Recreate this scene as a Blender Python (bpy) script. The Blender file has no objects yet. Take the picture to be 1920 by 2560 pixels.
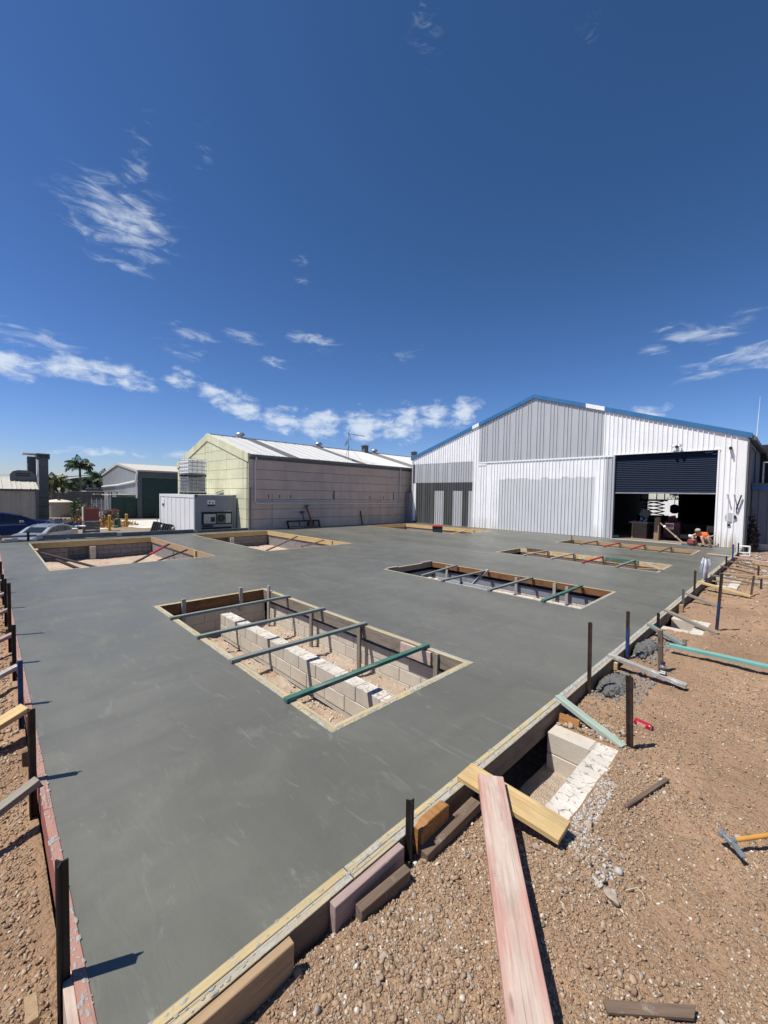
import bpy, bmesh, math, random
import numpy as np
from mathutils import Vector, Matrix, Euler
random.seed(7)
rng = np.random.default_rng(11)
D = bpy.data
scene = bpy.context.scene
COL = scene.collection
R = math.radians

# ------------------------------------------------------------------ camera
cam_d = D.cameras.new('camera'); cam = D.objects.new('camera', cam_d); COL.objects.link(cam)
cam_d.sensor_fit = 'HORIZONTAL'; cam_d.sensor_width = 36.0; cam_d.lens = 36.0*1013/1920
cam_d.clip_start = 0.05; cam_d.clip_end = 3000
_X = (0.6993784, -0.04158104, -0.71354108); _Y = (0.71455497, 0.01725978, 0.69936636); _Z = (0.01676482, 0.99898604, -0.04178306)
m = Matrix(((_X[0], _X[1], -_X[2], 0), (_Y[0], _Y[1], -_Y[2], 0), (_Z[0], _Z[1], -_Z[2], 2.0), (0, 0, 0, 1)))
cam.matrix_world = m
scene.camera = cam

# ------------------------------------------------------------------ light
SUN = Vector((-0.225, -0.48, 1.0)).normalized()
sd = D.lights.new('sun', 'SUN'); sd.energy = 5.0; sd.angle = R(0.53); sd.color = (1.0, 0.955, 0.88)
so = D.objects.new('sun', sd); COL.objects.link(so); so.location = (-20, -30, 60)
so.rotation_euler = SUN.to_track_quat('Z', 'Y').to_euler()
scene.view_settings.view_transform = 'Standard'; scene.view_settings.look = 'None'
scene.view_settings.exposure = 0.20; scene.view_settings.gamma = 1.0
scene.view_settings.use_curve_mapping = False
scene.render.resolution_x = 768; scene.render.resolution_y = 1024

# ------------------------------------------------------------------ node helpers
class NT:
    def __init__(s, nt): s.nt = nt
    def n(s, typ, **kw):
        nd = s.nt.nodes.new(typ)
        for k, v in kw.items(): setattr(nd, k, v)
        return nd
    def link(s, a, b): s.nt.links.new(a, b)
    def sock(s, v, inp):
        if isinstance(v, bpy.types.NodeSocket): s.link(v, inp)
        elif v is not None:
            if isinstance(v, (tuple, list)) and len(v) == 3 and inp.type == 'RGBA': v = (*v, 1)
            inp.default_value = v
    def math(s, op, a, b=None, c=None, clamp=False):
        nd = s.n('ShaderNodeMath', operation=op); nd.use_clamp = clamp
        s.sock(a, nd.inputs[0]); s.sock(b, nd.inputs[1]); s.sock(c, nd.inputs[2]); return nd.outputs[0]
    def mapr(s, v, a, b, c=0.0, d=1.0, smooth=False):
        nd = s.n('ShaderNodeMapRange'); nd.clamp = True
        if smooth: nd.interpolation_type = 'SMOOTHSTEP'
        s.sock(v, nd.inputs[0])
        for i, q in enumerate((a, b, c, d)): s.sock(q, nd.inputs[i+1])
        return nd.outputs[0]
    def mix(s, f, a, b, mode='MIX'):
        nd = s.n('ShaderNodeMix', data_type='RGBA', blend_type=mode); nd.clamp_factor = True
        s.sock(f, nd.inputs[0]); s.sock(a, nd.inputs[6]); s.sock(b, nd.inputs[7]); return nd.outputs[2]
    def noise(s, vec, scale=5, detail=4, rough=0.55, dist=0.0, out=0):
        nd = s.n('ShaderNodeTexNoise'); s.sock(vec, nd.inputs['Vector'])
        s.sock(scale, nd.inputs['Scale']); nd.inputs['Detail'].default_value = detail
        nd.inputs['Roughness'].default_value = rough; nd.inputs['Distortion'].default_value = dist
        return nd.outputs[out]
    def voro(s, vec, scale=5, feat='F1', out='Distance'):
        nd = s.n('ShaderNodeTexVoronoi', feature=feat); s.sock(vec, nd.inputs['Vector'])
        nd.inputs['Scale'].default_value = scale; return nd.outputs[out]
    def mapping(s, vec, loc=(0, 0, 0), rot=(0, 0, 0), sc=(1, 1, 1), typ='POINT'):
        nd = s.n('ShaderNodeMapping', vector_type=typ); s.sock(vec, nd.inputs[0])
        nd.inputs[1].default_value = loc; nd.inputs[2].default_value = rot; nd.inputs[3].default_value = sc
        return nd.outputs[0]
    def coord(s, which='Object'): return s.n('ShaderNodeTexCoord').outputs[which]
    def bump(s, h, dist=0.01, strength=1.0, normal=None):
        nd = s.n('ShaderNodeBump'); s.sock(h, nd.inputs['Height']); nd.inputs['Distance'].default_value = dist
        nd.inputs['Strength'].default_value = strength
        if normal is not None: s.link(normal, nd.inputs['Normal'])
        return nd.outputs[0]
    def rand(s): return s.n('ShaderNodeObjectInfo').outputs['Random']

def newmat(name, rough=0.8, metal=0.0, spec=0.5):
    mt = D.materials.new(name); mt.use_nodes = True
    t = NT(mt.node_tree); b = mt.node_tree.nodes['Principled BSDF']
    b.inputs['Roughness'].default_value = rough; b.inputs['Metallic'].default_value = metal
    b.inputs['Specular IOR Level'].default_value = spec
    t.b = b; t.mat = mt
    return t
def seed_vec(t, vec):
    """offset a vector by the object's random number, so repeats do not match"""
    r = t.rand()
    comb = t.n('ShaderNodeCombineXYZ')
    t.link(t.math('MULTIPLY', r, 37.0), comb.inputs[0]); t.link(t.math('MULTIPLY', r, 91.0), comb.inputs[1]); t.link(t.math('MULTIPLY', r, 53.0), comb.inputs[2])
    v = t.n('ShaderNodeVectorMath', operation='ADD'); t.link(vec, v.inputs[0]); t.link(comb.outputs[0], v.inputs[1])
    return v.outputs[0]

# ------------------------------------------------------------------ world
w = D.worlds.new('World'); scene.world = w; w.use_nodes = True
t = NT(w.node_tree); bg = w.node_tree.nodes['Background']
sky = t.n('ShaderNodeTexSky', sky_type='NISHITA'); sky.sun_disc = False
sky.sun_elevation = math.asin(SUN.z); sky.sun_rotation = math.atan2(SUN.x, SUN.y)
sky.altitude = 0; sky.air_density = 1.0; sky.dust_density = 0.25; sky.ozone_density = 3.2
dirv = t.coord('Generated')
sep = t.n('ShaderNodeSeparateXYZ'); t.link(dirv, sep.inputs[0])
az = t.math('MULTIPLY', t.math('ARCTAN2', sep.outputs[0], sep.outputs[1]), 57.29578)
el = t.math('MULTIPLY', t.math('ARCSINE', sep.outputs[2]), 57.29578)
cb = t.n('ShaderNodeCombineXYZ'); t.link(az, cb.inputs[0]); t.link(el, cb.inputs[1]); ae = cb.outputs[0]
def blob(a, e, ra, re, rot=0, k=1.0):
    v = t.mapping(ae, (a, e, 0), (0, 0, R(rot)), (ra*1.3, re*1.3, 1), 'TEXTURE')
    ln = t.n('ShaderNodeVectorMath', operation='LENGTH'); t.link(v, ln.inputs[0])
    return t.mapr(ln.outputs['Value'], 0.0, 1.0, k, 0.0, True)
def union(ms):
    r = ms[0]
    for q in ms[1:]: r = t.math('MAXIMUM', r, q)
    return r
# thin wisps
wisp_mask = union([blob(-78.3, 28.7, 6.6, 3.9, -4, 1.0), blob(-76.9, 33.0, 2.0, 6.0, -16, 0.42), blob(-69.3, 37.2, 1.5, 4.2, -8, 0.34),
                   blob(-78.4, 24.7, 3.6, 0.9, -4, 0.72), blob(-57.6, 28.9, 1.8, .9, 0, 0.5), blob(-57.3, 26.8, 1.7, 0.6, -8, 0.42),
                   blob(-70.8, 19.2, 4.2, 1.2, -10, 0.62), blob(-64.6, 19.7, 3.2, 1.1, -8, 0.66), blob(-55.6, 20.1, 4.6, 1.5, -6, 0.68), blob(-60.4, 17.0, 3.4, 0.9, -10, 0.58),
                   blob(-71.6, 17.1, 3.8, 1.2, -12, 0.6), blob(-86.5, 15.8, 6.5, 1.5, -6, 0.62),
                   blob(-8.6, 17.8, 4.6, 1.3, -16, 0.95), blob(-5.6, 18.0, 3.2, 1.1, 20, 0.85), blob(-3.8, 14.6, 7.0, 1.9, 6, 0.95), blob(-12.4, 17.0, 2.4, 0.9, -12, 0.62), blob(-41.3, 47.6, 2.4, 3.0, 30, 0.30), blob(-20.5, 46.4, 1.8, 3.6, -20, 0.30), blob(-44, 18.9, 4, 1.6, 8, .38)])
stre = t.mapping(ae, (0, 0, 0), (0, 0, R(12)), (0.30, 1.05, 1))
wn = t.math('MULTIPLY_ADD', t.noise(stre, 1.0, 9, 0.62, .7), 1.6, -.30)
wisp = t.math('MULTIPLY', t.mapr(t.math('ADD', wn, t.math('MULTIPLY', wisp_mask, 0.50)), 0.60, 1.38, 0, 1, True), t.mapr(wisp_mask, 0.0, 0.35))
# low puffy band
band = union([blob(-88.6, 12.7, 5.4, 2.0, -4), blob(-82.3, 13.2, 5.0, 2.0, -6), blob(-77.6, 13.2, 3.4, 1.8, -20), blob(-72.4, 13.6, 2.4, 1.5, -10), blob(-71.8, 14.6, 1.8, .8, -10, .9),
              blob(-68.0, 12.3, 3.0, 2.0, -16), blob(-64.8, 11.0, 4.5, 2.2, -16), blob(-60.0, 9.9, 5.0, 2.3, -8), blob(-54.5, 9.5, 5.0, 2.7, 0), blob(-48.8, 9.6, 5.0, 3.0, 0),
              blob(-43.3, 9.8, 4.6, 3.2, 8), blob(-38.4, 11.1, 4.0, 2.3, 8), blob(-35.0, 11.4, 3.3, 2.4, 14), blob(-13.5, 9.9, 4.0, 1.5, 0, .85), blob(-80, 4.3, 7, 1.0, 0, .6), blob(-70, 4.4, 6, 1.6, 0, .6)])
pn = t.noise(t.mapping(ae, (3, 1, 0), (0, 0, 0), (0.42, 0.80, 1)), 1.0, 9, 0.60, 0.35)
pn = t.math('MULTIPLY_ADD', pn, 1.7, -.35)
puff = t.mapr(t.math('ADD', pn, t.math('MULTIPLY', band, 0.72)), 0.70, 1.36, 0, 0.86, True)
cl = t.math('MAXIMUM', t.math('MULTIPLY', wisp, 0.80), t.math('MULTIPLY', puff, t.mapr(band, 0.0, 0.3)))
sc0 = t.n('ShaderNodeVectorMath', operation='SCALE'); t.link(sky.outputs[0], sc0.inputs[0]); sc0.inputs['Scale'].default_value = .1
sp0 = t.n('ShaderNodeSeparateXYZ'); t.link(sc0.outputs[0], sp0.inputs[0])
gm = t.n('ShaderNodeCombineXYZ')
for i_, pw in enumerate((1.40, 1.24, 1.42)): t.link(t.math('POWER', sp0.outputs[i_], pw), gm.inputs[i_])
tn = t.n('ShaderNodeVectorMath', operation='MULTIPLY'); t.link(gm.outputs[0], tn.inputs[0]); tn.inputs[1].default_value = (8.9, 8.5, 12.5)
tm = t.n('ShaderNodeVectorMath', operation='MINIMUM'); t.link(tn.outputs[0], tm.inputs[0]); tm.inputs[1].default_value = (9, 9, 9)
tint = tm.outputs[0]
col = t.mix(cl, tint, (6.4, 7.1, 8.0))
t.link(col, bg.inputs[0]); bg.inputs[1].default_value = 0.10
w.cycles.sampling_method = 'MANUAL'; w.cycles.sample_map_resolution = 512

# ------------------------------------------------------------------ materials
MAT = {}
def reg(k, t): MAT[k] = t.mat; return t

def plain(k, c, rough=0.7, metal=0.0, var=0.18, scale=6, bumpd=0.0):
    t = newmat(k, rough, metal); v = seed_vec(t, t.coord())
    n1 = t.noise(v, scale, 5)
    d = tuple(q*(1-var) for q in c); u = tuple(min(1, q*(1+var)) for q in c)
    t.link(t.mix(t.mapr(n1, .3, .7), d, u), t.b.inputs[0])
    if bumpd: t.link(t.bump(t.noise(v, scale*6, 4), bumpd), t.b.inputs['Normal'])
    return reg(k, t)

def timber(k, c, c2, splash=0.0, sc=(0.55, 0.54, 0.5), dirt=0.25, paint=None, pamt=0.5, soft=.0, edge=0.0):
    t = newmat(k, 0.75, 0, 0.3)
    v = seed_vec(t, t.coord())
    g = t.mapping(v, sc=(2.0, 42, 42))
    n1 = t.noise(g, 1.0, 7, 0.66, 0.4)
    n2 = t.noise(t.mapping(v, sc=(2.5, 70, 70)), 1.0, 3)
    base = t.mix(t.mapr(n1, .32, .68), c, c2)
    base = t.mix(t.mapr(n2, .52, .72, 0, .45), base, tuple(q*.45 for q in c2))
    spl = t.noise(t.mapping(v, sc=(1.6, 130, 130)), 1.0, 2)
    base = t.mix(t.mapr(spl, .66, .70, 0, .6), base, tuple(q*.25 for q in c2))
    wear = t.noise(t.mapping(v, sc=(5, 14, 14)), 1.0, 6, .65)
    base = t.mix(t.mapr(wear, .42, .75, 0, .5), base, tuple(q*.6+.03 for q in c2))
    knots = t.voro(t.mapping(v, sc=(2.3, 9, 9)), 1.0)
    base = t.mix(t.mapr(knots, .05, .11, .75, 0), base, tuple(q*.3 for q in c2))
    if paint:
        pn_ = t.noise(t.mapping(v, sc=(2.4, 9, 9)), 1.0, 6, .65)
        pn_ = t.math('ADD', pn_, t.math('MULTIPLY_ADD', n2, .35, -.17))
        if edge:
            ey = t.n('ShaderNodeSeparateXYZ'); t.link(t.coord(), ey.inputs[0])
            pn_ = t.math('ADD', pn_, t.math('MULTIPLY_ADD', t.mapr(t.math('ABSOLUTE', ey.outputs[1]), .02, .09), edge*.28, -.16))
        base = t.mix(t.mapr(pn_, .52-pamt*.3-soft, .60-pamt*.3+soft, 0, 1.0 if soft == 0 else .9), base, paint)
    dn = t.noise(t.mapping(v, sc=(3, 6, 6)), 1.0, 5)
    base = t.mix(t.mapr(dn, .55, .8, 0, dirt), base, (.10, .085, .07))
    bh = t.math('ADD', t.math('MULTIPLY', n1, .6), n2)
    if splash > 0:
        sn = t.noise(v, 9, 7, .7)
        f = t.mapr(sn, .70-splash*.42, .82-splash*.42, 0, .85)
        sc_n = t.noise(v, 60, 3)
        base = t.mix(f, base, t.mix(sc_n, tuple(q*.75 for q in sc), tuple(min(1, q*1.25) for q in sc)))
        bh = t.math('ADD', bh, t.math('MULTIPLY', t.math('MULTIPLY', f, sc_n), 4.0))
    t.link(base, t.b.inputs[0])
    t.link(t.bump(bh, .0018), t.b.inputs['Normal'])
    return reg(k, t)

timber('pine_yellow', (.60, .44, .22), (.49, .33, .14))
timber('pine_yellow_splashed', (.60, .42, .17), (.50, .32, .11), .50)
timber('form_splashed', (.50, .40, .24), (.40, .30, .17), .62, (.42, .42, .40))
timber('form_splashed_heavy', (.46, .38, .24), (.40, .30, .17), .86, (.46, .45, .42))
timber('form_yellow_top', (.55, .43, .20), (.44, .32, .14), .52, (.40, .40, .37))
timber('timber_orange', (.42, .21, .07), (.28, .12, .035), .0)
timber('timber_grey', (.30, .26, .21), (.20, .17, .13), .12)
timber('timber_pale_grey', (.42, .39, .34), (.30, .27, .23), .35)
timber('timber_brown', (.20, .14, .095), (.12, .08, .055), .35, (.28, .23, .18))
timber('timber_tan', (.42, .29, .165), (.36, .24, .13), .0)
timber('timber_green', (.20, .25, .20), (.13, .17, .14), .22, (.36, .38, .36), paint=(.045, .14, .105), pamt=.35)
timber('timber_greygreen', (.24, .27, .24), (.15, .18, .165), .28, (.33, .35, .33))
timber('timber_mint', (.42, .50, .42), (.32, .39, .31), .10)
timber('timber_aqua', (.20, .44, .39), (.15, .36, .32), .22)
timber('timber_red', (.30, .24, .18), (.22, .16, .12), .10, paint=(.36, .035, .03), pamt=.8)
timber('timber_redfade', (.58, .47, .385), (.48, .37, .29), .16, (.40, .40, .38), .4, paint=(.43, .17, .135), pamt=-.10, soft=.17, edge=1.1)
timber('timber_pink', (.40, .29, .25), (.31, .22, .19), .35, (.36, .34, .32), .5)
timber('timber_redform', (.42, .20, .16), (.36, .14, .11), .42, (.36, .36, .35), paint=(.40, .10, .08), pamt=.45)
timber('timber_dark', (.075, .05, .04), (.045, .03, .025), .0)
timber('plywood', (.36, .25, .16), (.30, .20, .12))

def formmat(k, side, side2, top, top2, spl, amt):
    t = newmat(k, .8, 0, .25); v0 = t.coord(); v = seed_vec(t, v0)
    n1 = t.noise(t.mapping(v, sc=(1.2, 22, 22)), 1.0, 6, .6, .6); ln = t.noise(t.mapping(v, sc=(1.0, 95, 95)), 1.0, 3)
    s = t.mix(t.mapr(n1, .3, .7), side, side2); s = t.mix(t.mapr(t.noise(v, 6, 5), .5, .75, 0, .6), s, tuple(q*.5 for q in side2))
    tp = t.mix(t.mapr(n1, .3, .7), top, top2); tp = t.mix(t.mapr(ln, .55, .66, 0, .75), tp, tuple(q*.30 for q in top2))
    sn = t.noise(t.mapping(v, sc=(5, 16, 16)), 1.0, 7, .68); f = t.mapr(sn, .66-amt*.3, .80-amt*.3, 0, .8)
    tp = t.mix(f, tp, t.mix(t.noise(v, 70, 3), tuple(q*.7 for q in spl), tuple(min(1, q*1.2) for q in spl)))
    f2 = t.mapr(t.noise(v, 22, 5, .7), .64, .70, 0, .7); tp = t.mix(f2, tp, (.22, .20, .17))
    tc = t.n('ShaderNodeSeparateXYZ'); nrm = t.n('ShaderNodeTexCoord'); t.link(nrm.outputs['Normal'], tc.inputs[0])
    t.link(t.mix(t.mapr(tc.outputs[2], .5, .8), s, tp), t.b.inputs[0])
    t.link(t.bump(t.math('ADD', t.math('ADD', ln, t.math('MULTIPLY', f, 1.5)), n1), .0025), t.b.inputs['Normal'])
    return reg(k, t)
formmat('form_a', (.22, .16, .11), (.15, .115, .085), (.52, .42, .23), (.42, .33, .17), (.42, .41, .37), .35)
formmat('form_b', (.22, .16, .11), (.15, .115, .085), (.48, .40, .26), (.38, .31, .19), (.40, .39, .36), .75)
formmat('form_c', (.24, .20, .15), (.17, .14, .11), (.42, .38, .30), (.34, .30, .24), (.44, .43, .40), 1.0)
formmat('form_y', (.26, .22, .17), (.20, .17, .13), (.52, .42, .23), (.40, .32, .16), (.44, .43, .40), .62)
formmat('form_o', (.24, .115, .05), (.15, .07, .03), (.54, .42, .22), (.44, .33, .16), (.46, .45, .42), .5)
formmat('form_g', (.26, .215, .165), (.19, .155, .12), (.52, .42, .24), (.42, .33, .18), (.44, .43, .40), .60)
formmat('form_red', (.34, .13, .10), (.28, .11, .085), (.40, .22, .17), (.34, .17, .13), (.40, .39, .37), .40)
plain('steel_rust', (.055, .032, .022), .75, .3, .45, 14, .001)
plain('steel_dark', (.022, .018, .017), .6, .4, .4, 12, .001)
plain('steel_blue', (.015, .055, .17), .55, .2, .3, 12)
plain('steel_grey', (.16, .17, .18), .5, .5, .2, 5)
plain('galv', (.42, .43, .44), .45, .6, .15, 4)
plain('black_plastic', (.018, .018, .019), .5)
plain('dark_gap', (.02, .02, .02), .9)
plain('red_plastic', (.42, .02, .035), .45)
plain('white_plastic', (.78, .78, .76), .45)
plain('yellow_paint', (.50, .27, .03), .5, 0, .15, 8)
plain('green_paint', (.035, .10, .055), .5, 0, .25, 8)
plain('green_dark', (.018, .055, .045), .55, 0, .2, 4)
plain('charcoal', (.10, .112, .12), .6, 0, .15, 3)
plain('grey_trim', (.13, .14, .14), .55, 0, .15, 4)
plain('beige_wall', (.46, .40, .32), .7, 0, .08, 3)
plain('beige_roof', (.48, .45, .38), .6, 0, .1, 3)
plain('grey_wall', (.34, .34, .34), .6, 0, .12, 2)
plain('dark_red', (.07, .012, .010), .6, 0, .1, 4)
plain('red_box', (.22, .05, .04), .6, 0, .1, 4)
plain('tank_beige', (.36, .30, .22), .6, 0, .1, 3)
plain('tank_lid', (.66, .58, .48), .6, 0, .1, 3)
plain('pvc', (.52, .53, .54), .4, 0, .06, 4)
plain('white_paint', (.78, .78, .76), .5, 0, .05, 4)
plain('cream_white', (.62, .58, .48), .7, 0, .1, 4)
plain('blue_trim', (.035, .155, .33), .45, 0, .14, 2)
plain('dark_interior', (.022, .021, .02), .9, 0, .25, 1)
plain('skin', (.48, .27, .18), .5, 0, .1, 8)
plain('orange_shirt', (.90, .16, .025), .7, 0, .1, 20)
plain('khaki', (.36, .27, .18), .8, 0, .15, 20)
plain('cap_cloth', (.38, .33, .26), .8, 0, .2, 20)
plain('boots', (.02, .018, .018), .6)
plain('glass_dark', (.015, .02, .025), .08, 0, .1, 2)
plain('car_blue', (.008, .016, .075), .22, .3, .1, 2)
plain('car_silver', (.30, .33, .36), .3, .5, .08, 2)
plain('tyre', (.02, .02, .02), .8)
plain('road_concrete', (.60, .56, .49), .85, 0, .14, 1.2)
plain('trunk', (.17, .15, .13), .8, 0, .25, 6)
plain('frond_skirt', (.20, .13, .07), .8, 0, .3, 6)
plain('solar', (.01, .02, .05), .15, .2)
plain('hammer_steel', (.32, .36, .38), .4, .6, .1, 10)
plain('handle_wood', (.55, .27, .05), .4, 0, .12, 12)
plain('can_red', (.45, .012, .03), .25, .3, .2, 60)
plain('alu', (.62, .62, .63), .3, .9, .1, 20)
plain('bottle_brown', (.09, .055, .04), .25, 0, .3, 40)
plain('rag', (.72, .72, .76), .8, 0, .08, 8)
plain('blue_cloth', (.05, .07, .20), .7, 0, .5, 8)
plain('house_dark', (.045, .048, .052), .7, 0, .2, 2)
plain('ibc_grey', (.20, .20, .22), .4, 0, .18, 3)
plain('ibc_white', (.92, .92, .88), .4, 0, .06, 3)

# roof / cladding metals
def clad(k, c, streak=.1, rough=.45, metal=0.0, dirty=0.0, sc=1.0):
    t = newmat(k, rough, metal)
    v = t.coord('Object'); v2 = seed_vec(t, v)
    s1 = t.noise(t.mapping(v2, sc=(9, 9, .6)), 1.0, 5, .6)
    s2 = t.noise(t.mapping(v2, sc=(1.3, 1.3, .9)), 1.0, 4)
    s3 = t.noise(t.mapping(v2, sc=(40, 40, 8)), 1.0, 3)
    base = t.mix(t.mapr(s1, .3, .72), tuple(q*(1-streak) for q in c), tuple(min(.95, q*(1+streak*.6)) for q in c))
    base = t.mix(t.mapr(s2, .45, .75, 0, streak*2.2), base, tuple(q*.72 for q in c))
    base = t.mix(t.mapr(s3, .62, .75, 0, streak*2), base, tuple(q*.6 for q in c))
    if dirty:
        sp = t.n('ShaderNodeSeparateXYZ'); t.link(v, sp.inputs[0])
        low = t.mapr(sp.outputs[2], .0, .9, 1, 0)
        st = t.mapr(t.math('MULTIPLY', low, t.mapr(s1, .35, .65)), .15, .6)
        base = t.mix(t.math('MULTIPLY', st, dirty), base, (.36, .27, .15))
    t.link(base, t.b.inputs[0])
    return reg(k, t)
clad('clad_white', (.90, .895, .88), .13, .5, 0, .40)
clad('clad_white_dirty', (.89, .875, .85), .10, .5, 0, .8)
clad('clad_bare', (.50, .505, .51), .08, .45, .15)
clad('clad_patch', (.62, .625, .63), .10, .5)
clad('clad_dark', (.085, .088, .085), .25, .5)
clad('clad_bluegrey', (.19, .215, .25), .2, .5)
clad('clad_shed', (.36, .365, .37), .12, .5)
clad('roof_white', (.54, .53, .50), .10, .5, 0)
clad('roof_strip', (.10, .10, .10), .10, .5)
clad('shutter', (.010, .019, .042), .15, .6)
MAT['shutter'].node_tree.nodes['Principled BSDF'].inputs['Specular IOR Level'].default_value = .12
clad('container_white', (.72, .72, .71), .08, .45)
clad('container_grey', (.24, .25, .275), .08, .45)

# tilt-up wall panels
def panelmat(k, c, stain, samt=.5):
    t = newmat(k, .85, 0, .3); v = t.coord('Object'); v2 = seed_vec(t, v)
    n1 = t.noise(v2, .9, 6, .6); n2 = t.noise(t.mapping(v, sc=(2.2, 2.2, .25)), 1.0, 6, .6); n3 = t.noise(v2, 30, 3)
    base = t.mix(t.mapr(n1, .3, .7), tuple(q*.88 for q in c), tuple(q*1.1 for q in c))
    base = t.mix(t.mapr(n2, .52, .72, 0, samt), base, stain)
    base = t.mix(t.mapr(n3, .6, .8, 0, .25), base, tuple(q*.7 for q in c))
    t.link(base, t.b.inputs[0]); t.link(t.bump(n3, .002), t.b.inputs['Normal'])
    return reg(k, t)
panelmat('panel_yellow', (.62, .61, .42), (.30, .31, .24), .75)
panelmat('panel_taupe', (.52, .425, .36), (.40, .31, .26), .55)
panelmat('panel_pink', (.52, .42, .37), (.38, .31, .28), .5)

# concrete block
def blockmat(k, c, c2, sp=.3):
    t = newmat(k, .92, 0, .2); v = seed_vec(t, t.coord())
    n1 = t.noise(v, 4, 6, .6); n2 = t.noise(v, 90, 3, .6); n3 = t.noise(v, 14, 5, .65)
    base = t.mix(t.mapr(n1, .3, .7), c, c2)
    base = t.mix(t.mapr(t.rand(), 0, 1, 0, .35), base, tuple(q*.7 for q in c))
    base = t.mix(t.mapr(n3, .58, .72, 0, sp), base, tuple(q*.5 for q in c2))
    base = t.mix(t.mapr(n2, .6, .72, 0, .4), base, tuple(q*.45 for q in c))
    if k == 'block_top':
        wp = t.n('ShaderNodeVectorMath', operation='ADD'); sv_ = t.n('ShaderNodeVectorMath', operation='SCALE'); t.link(t.noise(v, 9, 4, out=1), sv_.inputs[0]); sv_.inputs['Scale'].default_value = .10
        t.link(v, wp.inputs[0]); t.link(sv_.outputs[0], wp.inputs[1]); cr_ = t.voro(wp.outputs[0], 13, 'DISTANCE_TO_EDGE')
        fk = t.math('MULTIPLY', t.mapr(cr_, .0, .06, 1, 0), t.mapr(n3, .48, .60)); base = t.mix(t.math('MULTIPLY', fk, .42), base, (.12, .10, .08))
        n2 = t.math('ADD', n2, t.math('MULTIPLY', fk, -3.0))
    t.link(base, t.b.inputs[0]); t.link(t.bump(t.math('ADD', n2, n3), .003), t.b.inputs['Normal'])
    return reg(k, t)
blockmat('block_cream', (.60, .54, .45), (.50, .44, .36))
blockmat('block_top', (.66, .61, .53), (.50, .45, .38), 1.0)
blockmat('block_grey', (.27, .25, .24), (.21, .195, .185))
blockmat('block_blue', (.17, .19, .235), (.24, .255, .285), .4)
blockmat('mortar', (.50, .47, .43), (.42, .39, .35), .4)
blockmat('wet_mortar', (.20, .195, .185), (.27, .265, .25), .4)

# fresh slab concrete
t = newmat('slab_concrete', .5, 0, .5); v = t.coord('Object')
sv = t.mapping(v, rot=(0, 0, R(12)), sc=(.35, 1.2, 1)); big = t.noise(sv, .45, 5, .55, .6)
tro = t.noise(t.mapping(v, rot=(0, 0, R(-18)), sc=(1.2, 5.0, 1)), 1.1, 6, .62, 1.6)
med = t.noise(v, 1.6, 6, .6, .5); fine = t.noise(v, 55, 4, .6); fine2 = t.noise(v, 260, 2)
base = t.mix(t.mapr(big, .3, .7), (.100, .098, .078), (.152, .149, .122))
base = t.mix(t.mapr(med, .5, .78, 0, .30), base, (.185, .182, .155))
base = t.mix(t.mapr(tro, .60, .70, 0, .38), base, (.205, .203, .187))
base = t.mix(t.mapr(fine, .60, .76, 0, .18), base, (.14, .14, .13))
spk = t.voro(v, 7.0); base = t.mix(t.mapr(spk, .022, .035, .7, 0), base, (.10, .10, .09))
arc_sum = None
for (ax_, ay_, rr_, ph_) in ((-3.0, .95, .42, 26), (-2.75, .62, .30, 30), (-4.6, 1.55, .5, 22), (-1.95, 1.75, .35, 28), (-9.0, 3.5, .9, 12), (-10.5, 6.5, 1.4, 9), (-2.1, 4.6, .6, 18), (-5.2, 6.1, .8, 14)):
    vm = t.mapping(v, (ax_, ay_, 0), (0, 0, 0), (1, 1, 1), 'TEXTURE'); ln_ = t.n('ShaderNodeVectorMath', operation='LENGTH'); t.link(vm, ln_.inputs[0])
    d_ = t.math('ADD', ln_.outputs['Value'], t.math('MULTIPLY', med, .55)); wv = t.mapr(t.math('SINE', t.math('MULTIPLY', d_, float(ph_)*2.2)), .35, 1.0)
    mk = t.math('MULTIPLY', t.mapr(ln_.outputs['Value'], rr_*.25, rr_, 1, 0, True), t.mapr(tro, .42, .62)); a_ = t.math('MULTIPLY', wv, mk)
    arc_sum = a_ if arc_sum is None else t.math('MAXIMUM', arc_sum, a_)
base = t.mix(t.math('MULTIPLY', arc_sum, .16), base, (.20, .20, .185))
smr = t.noise(t.mapping(v, rot=(0, 0, R(35)), sc=(3.2, .9, 1)), .8, 5, .6, 1.0); base = t.mix(t.mapr(smr, .50, .70, 0, .28), base, (.088, .088, .074))
smr2 = t.noise(t.mapping(v, rot=(0, 0, R(-50)), sc=(1.1, 4.0, 1)), 1.7, 5, .65, 1.4); base = t.mix(t.mapr(smr2, .60, .70, 0, .6), base, (.20, .198, .172))
t.link(base, t.b.inputs[0])
t.link(t.mapr(med, .3, .7, .34, .56), t.b.inputs['Roughness'])
hh = t.math('ADD', t.math('ADD', t.math('MULTIPLY', tro, .8), t.math('MULTIPLY', arc_sum, .25)), t.math('MULTIPLY', fine, .10))
t.link(t.bump(t.math('ADD', hh, t.math('MULTIPLY', fine2, .04)), .006, .6), t.b.inputs['Normal'])
reg('slab_concrete', t)

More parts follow.
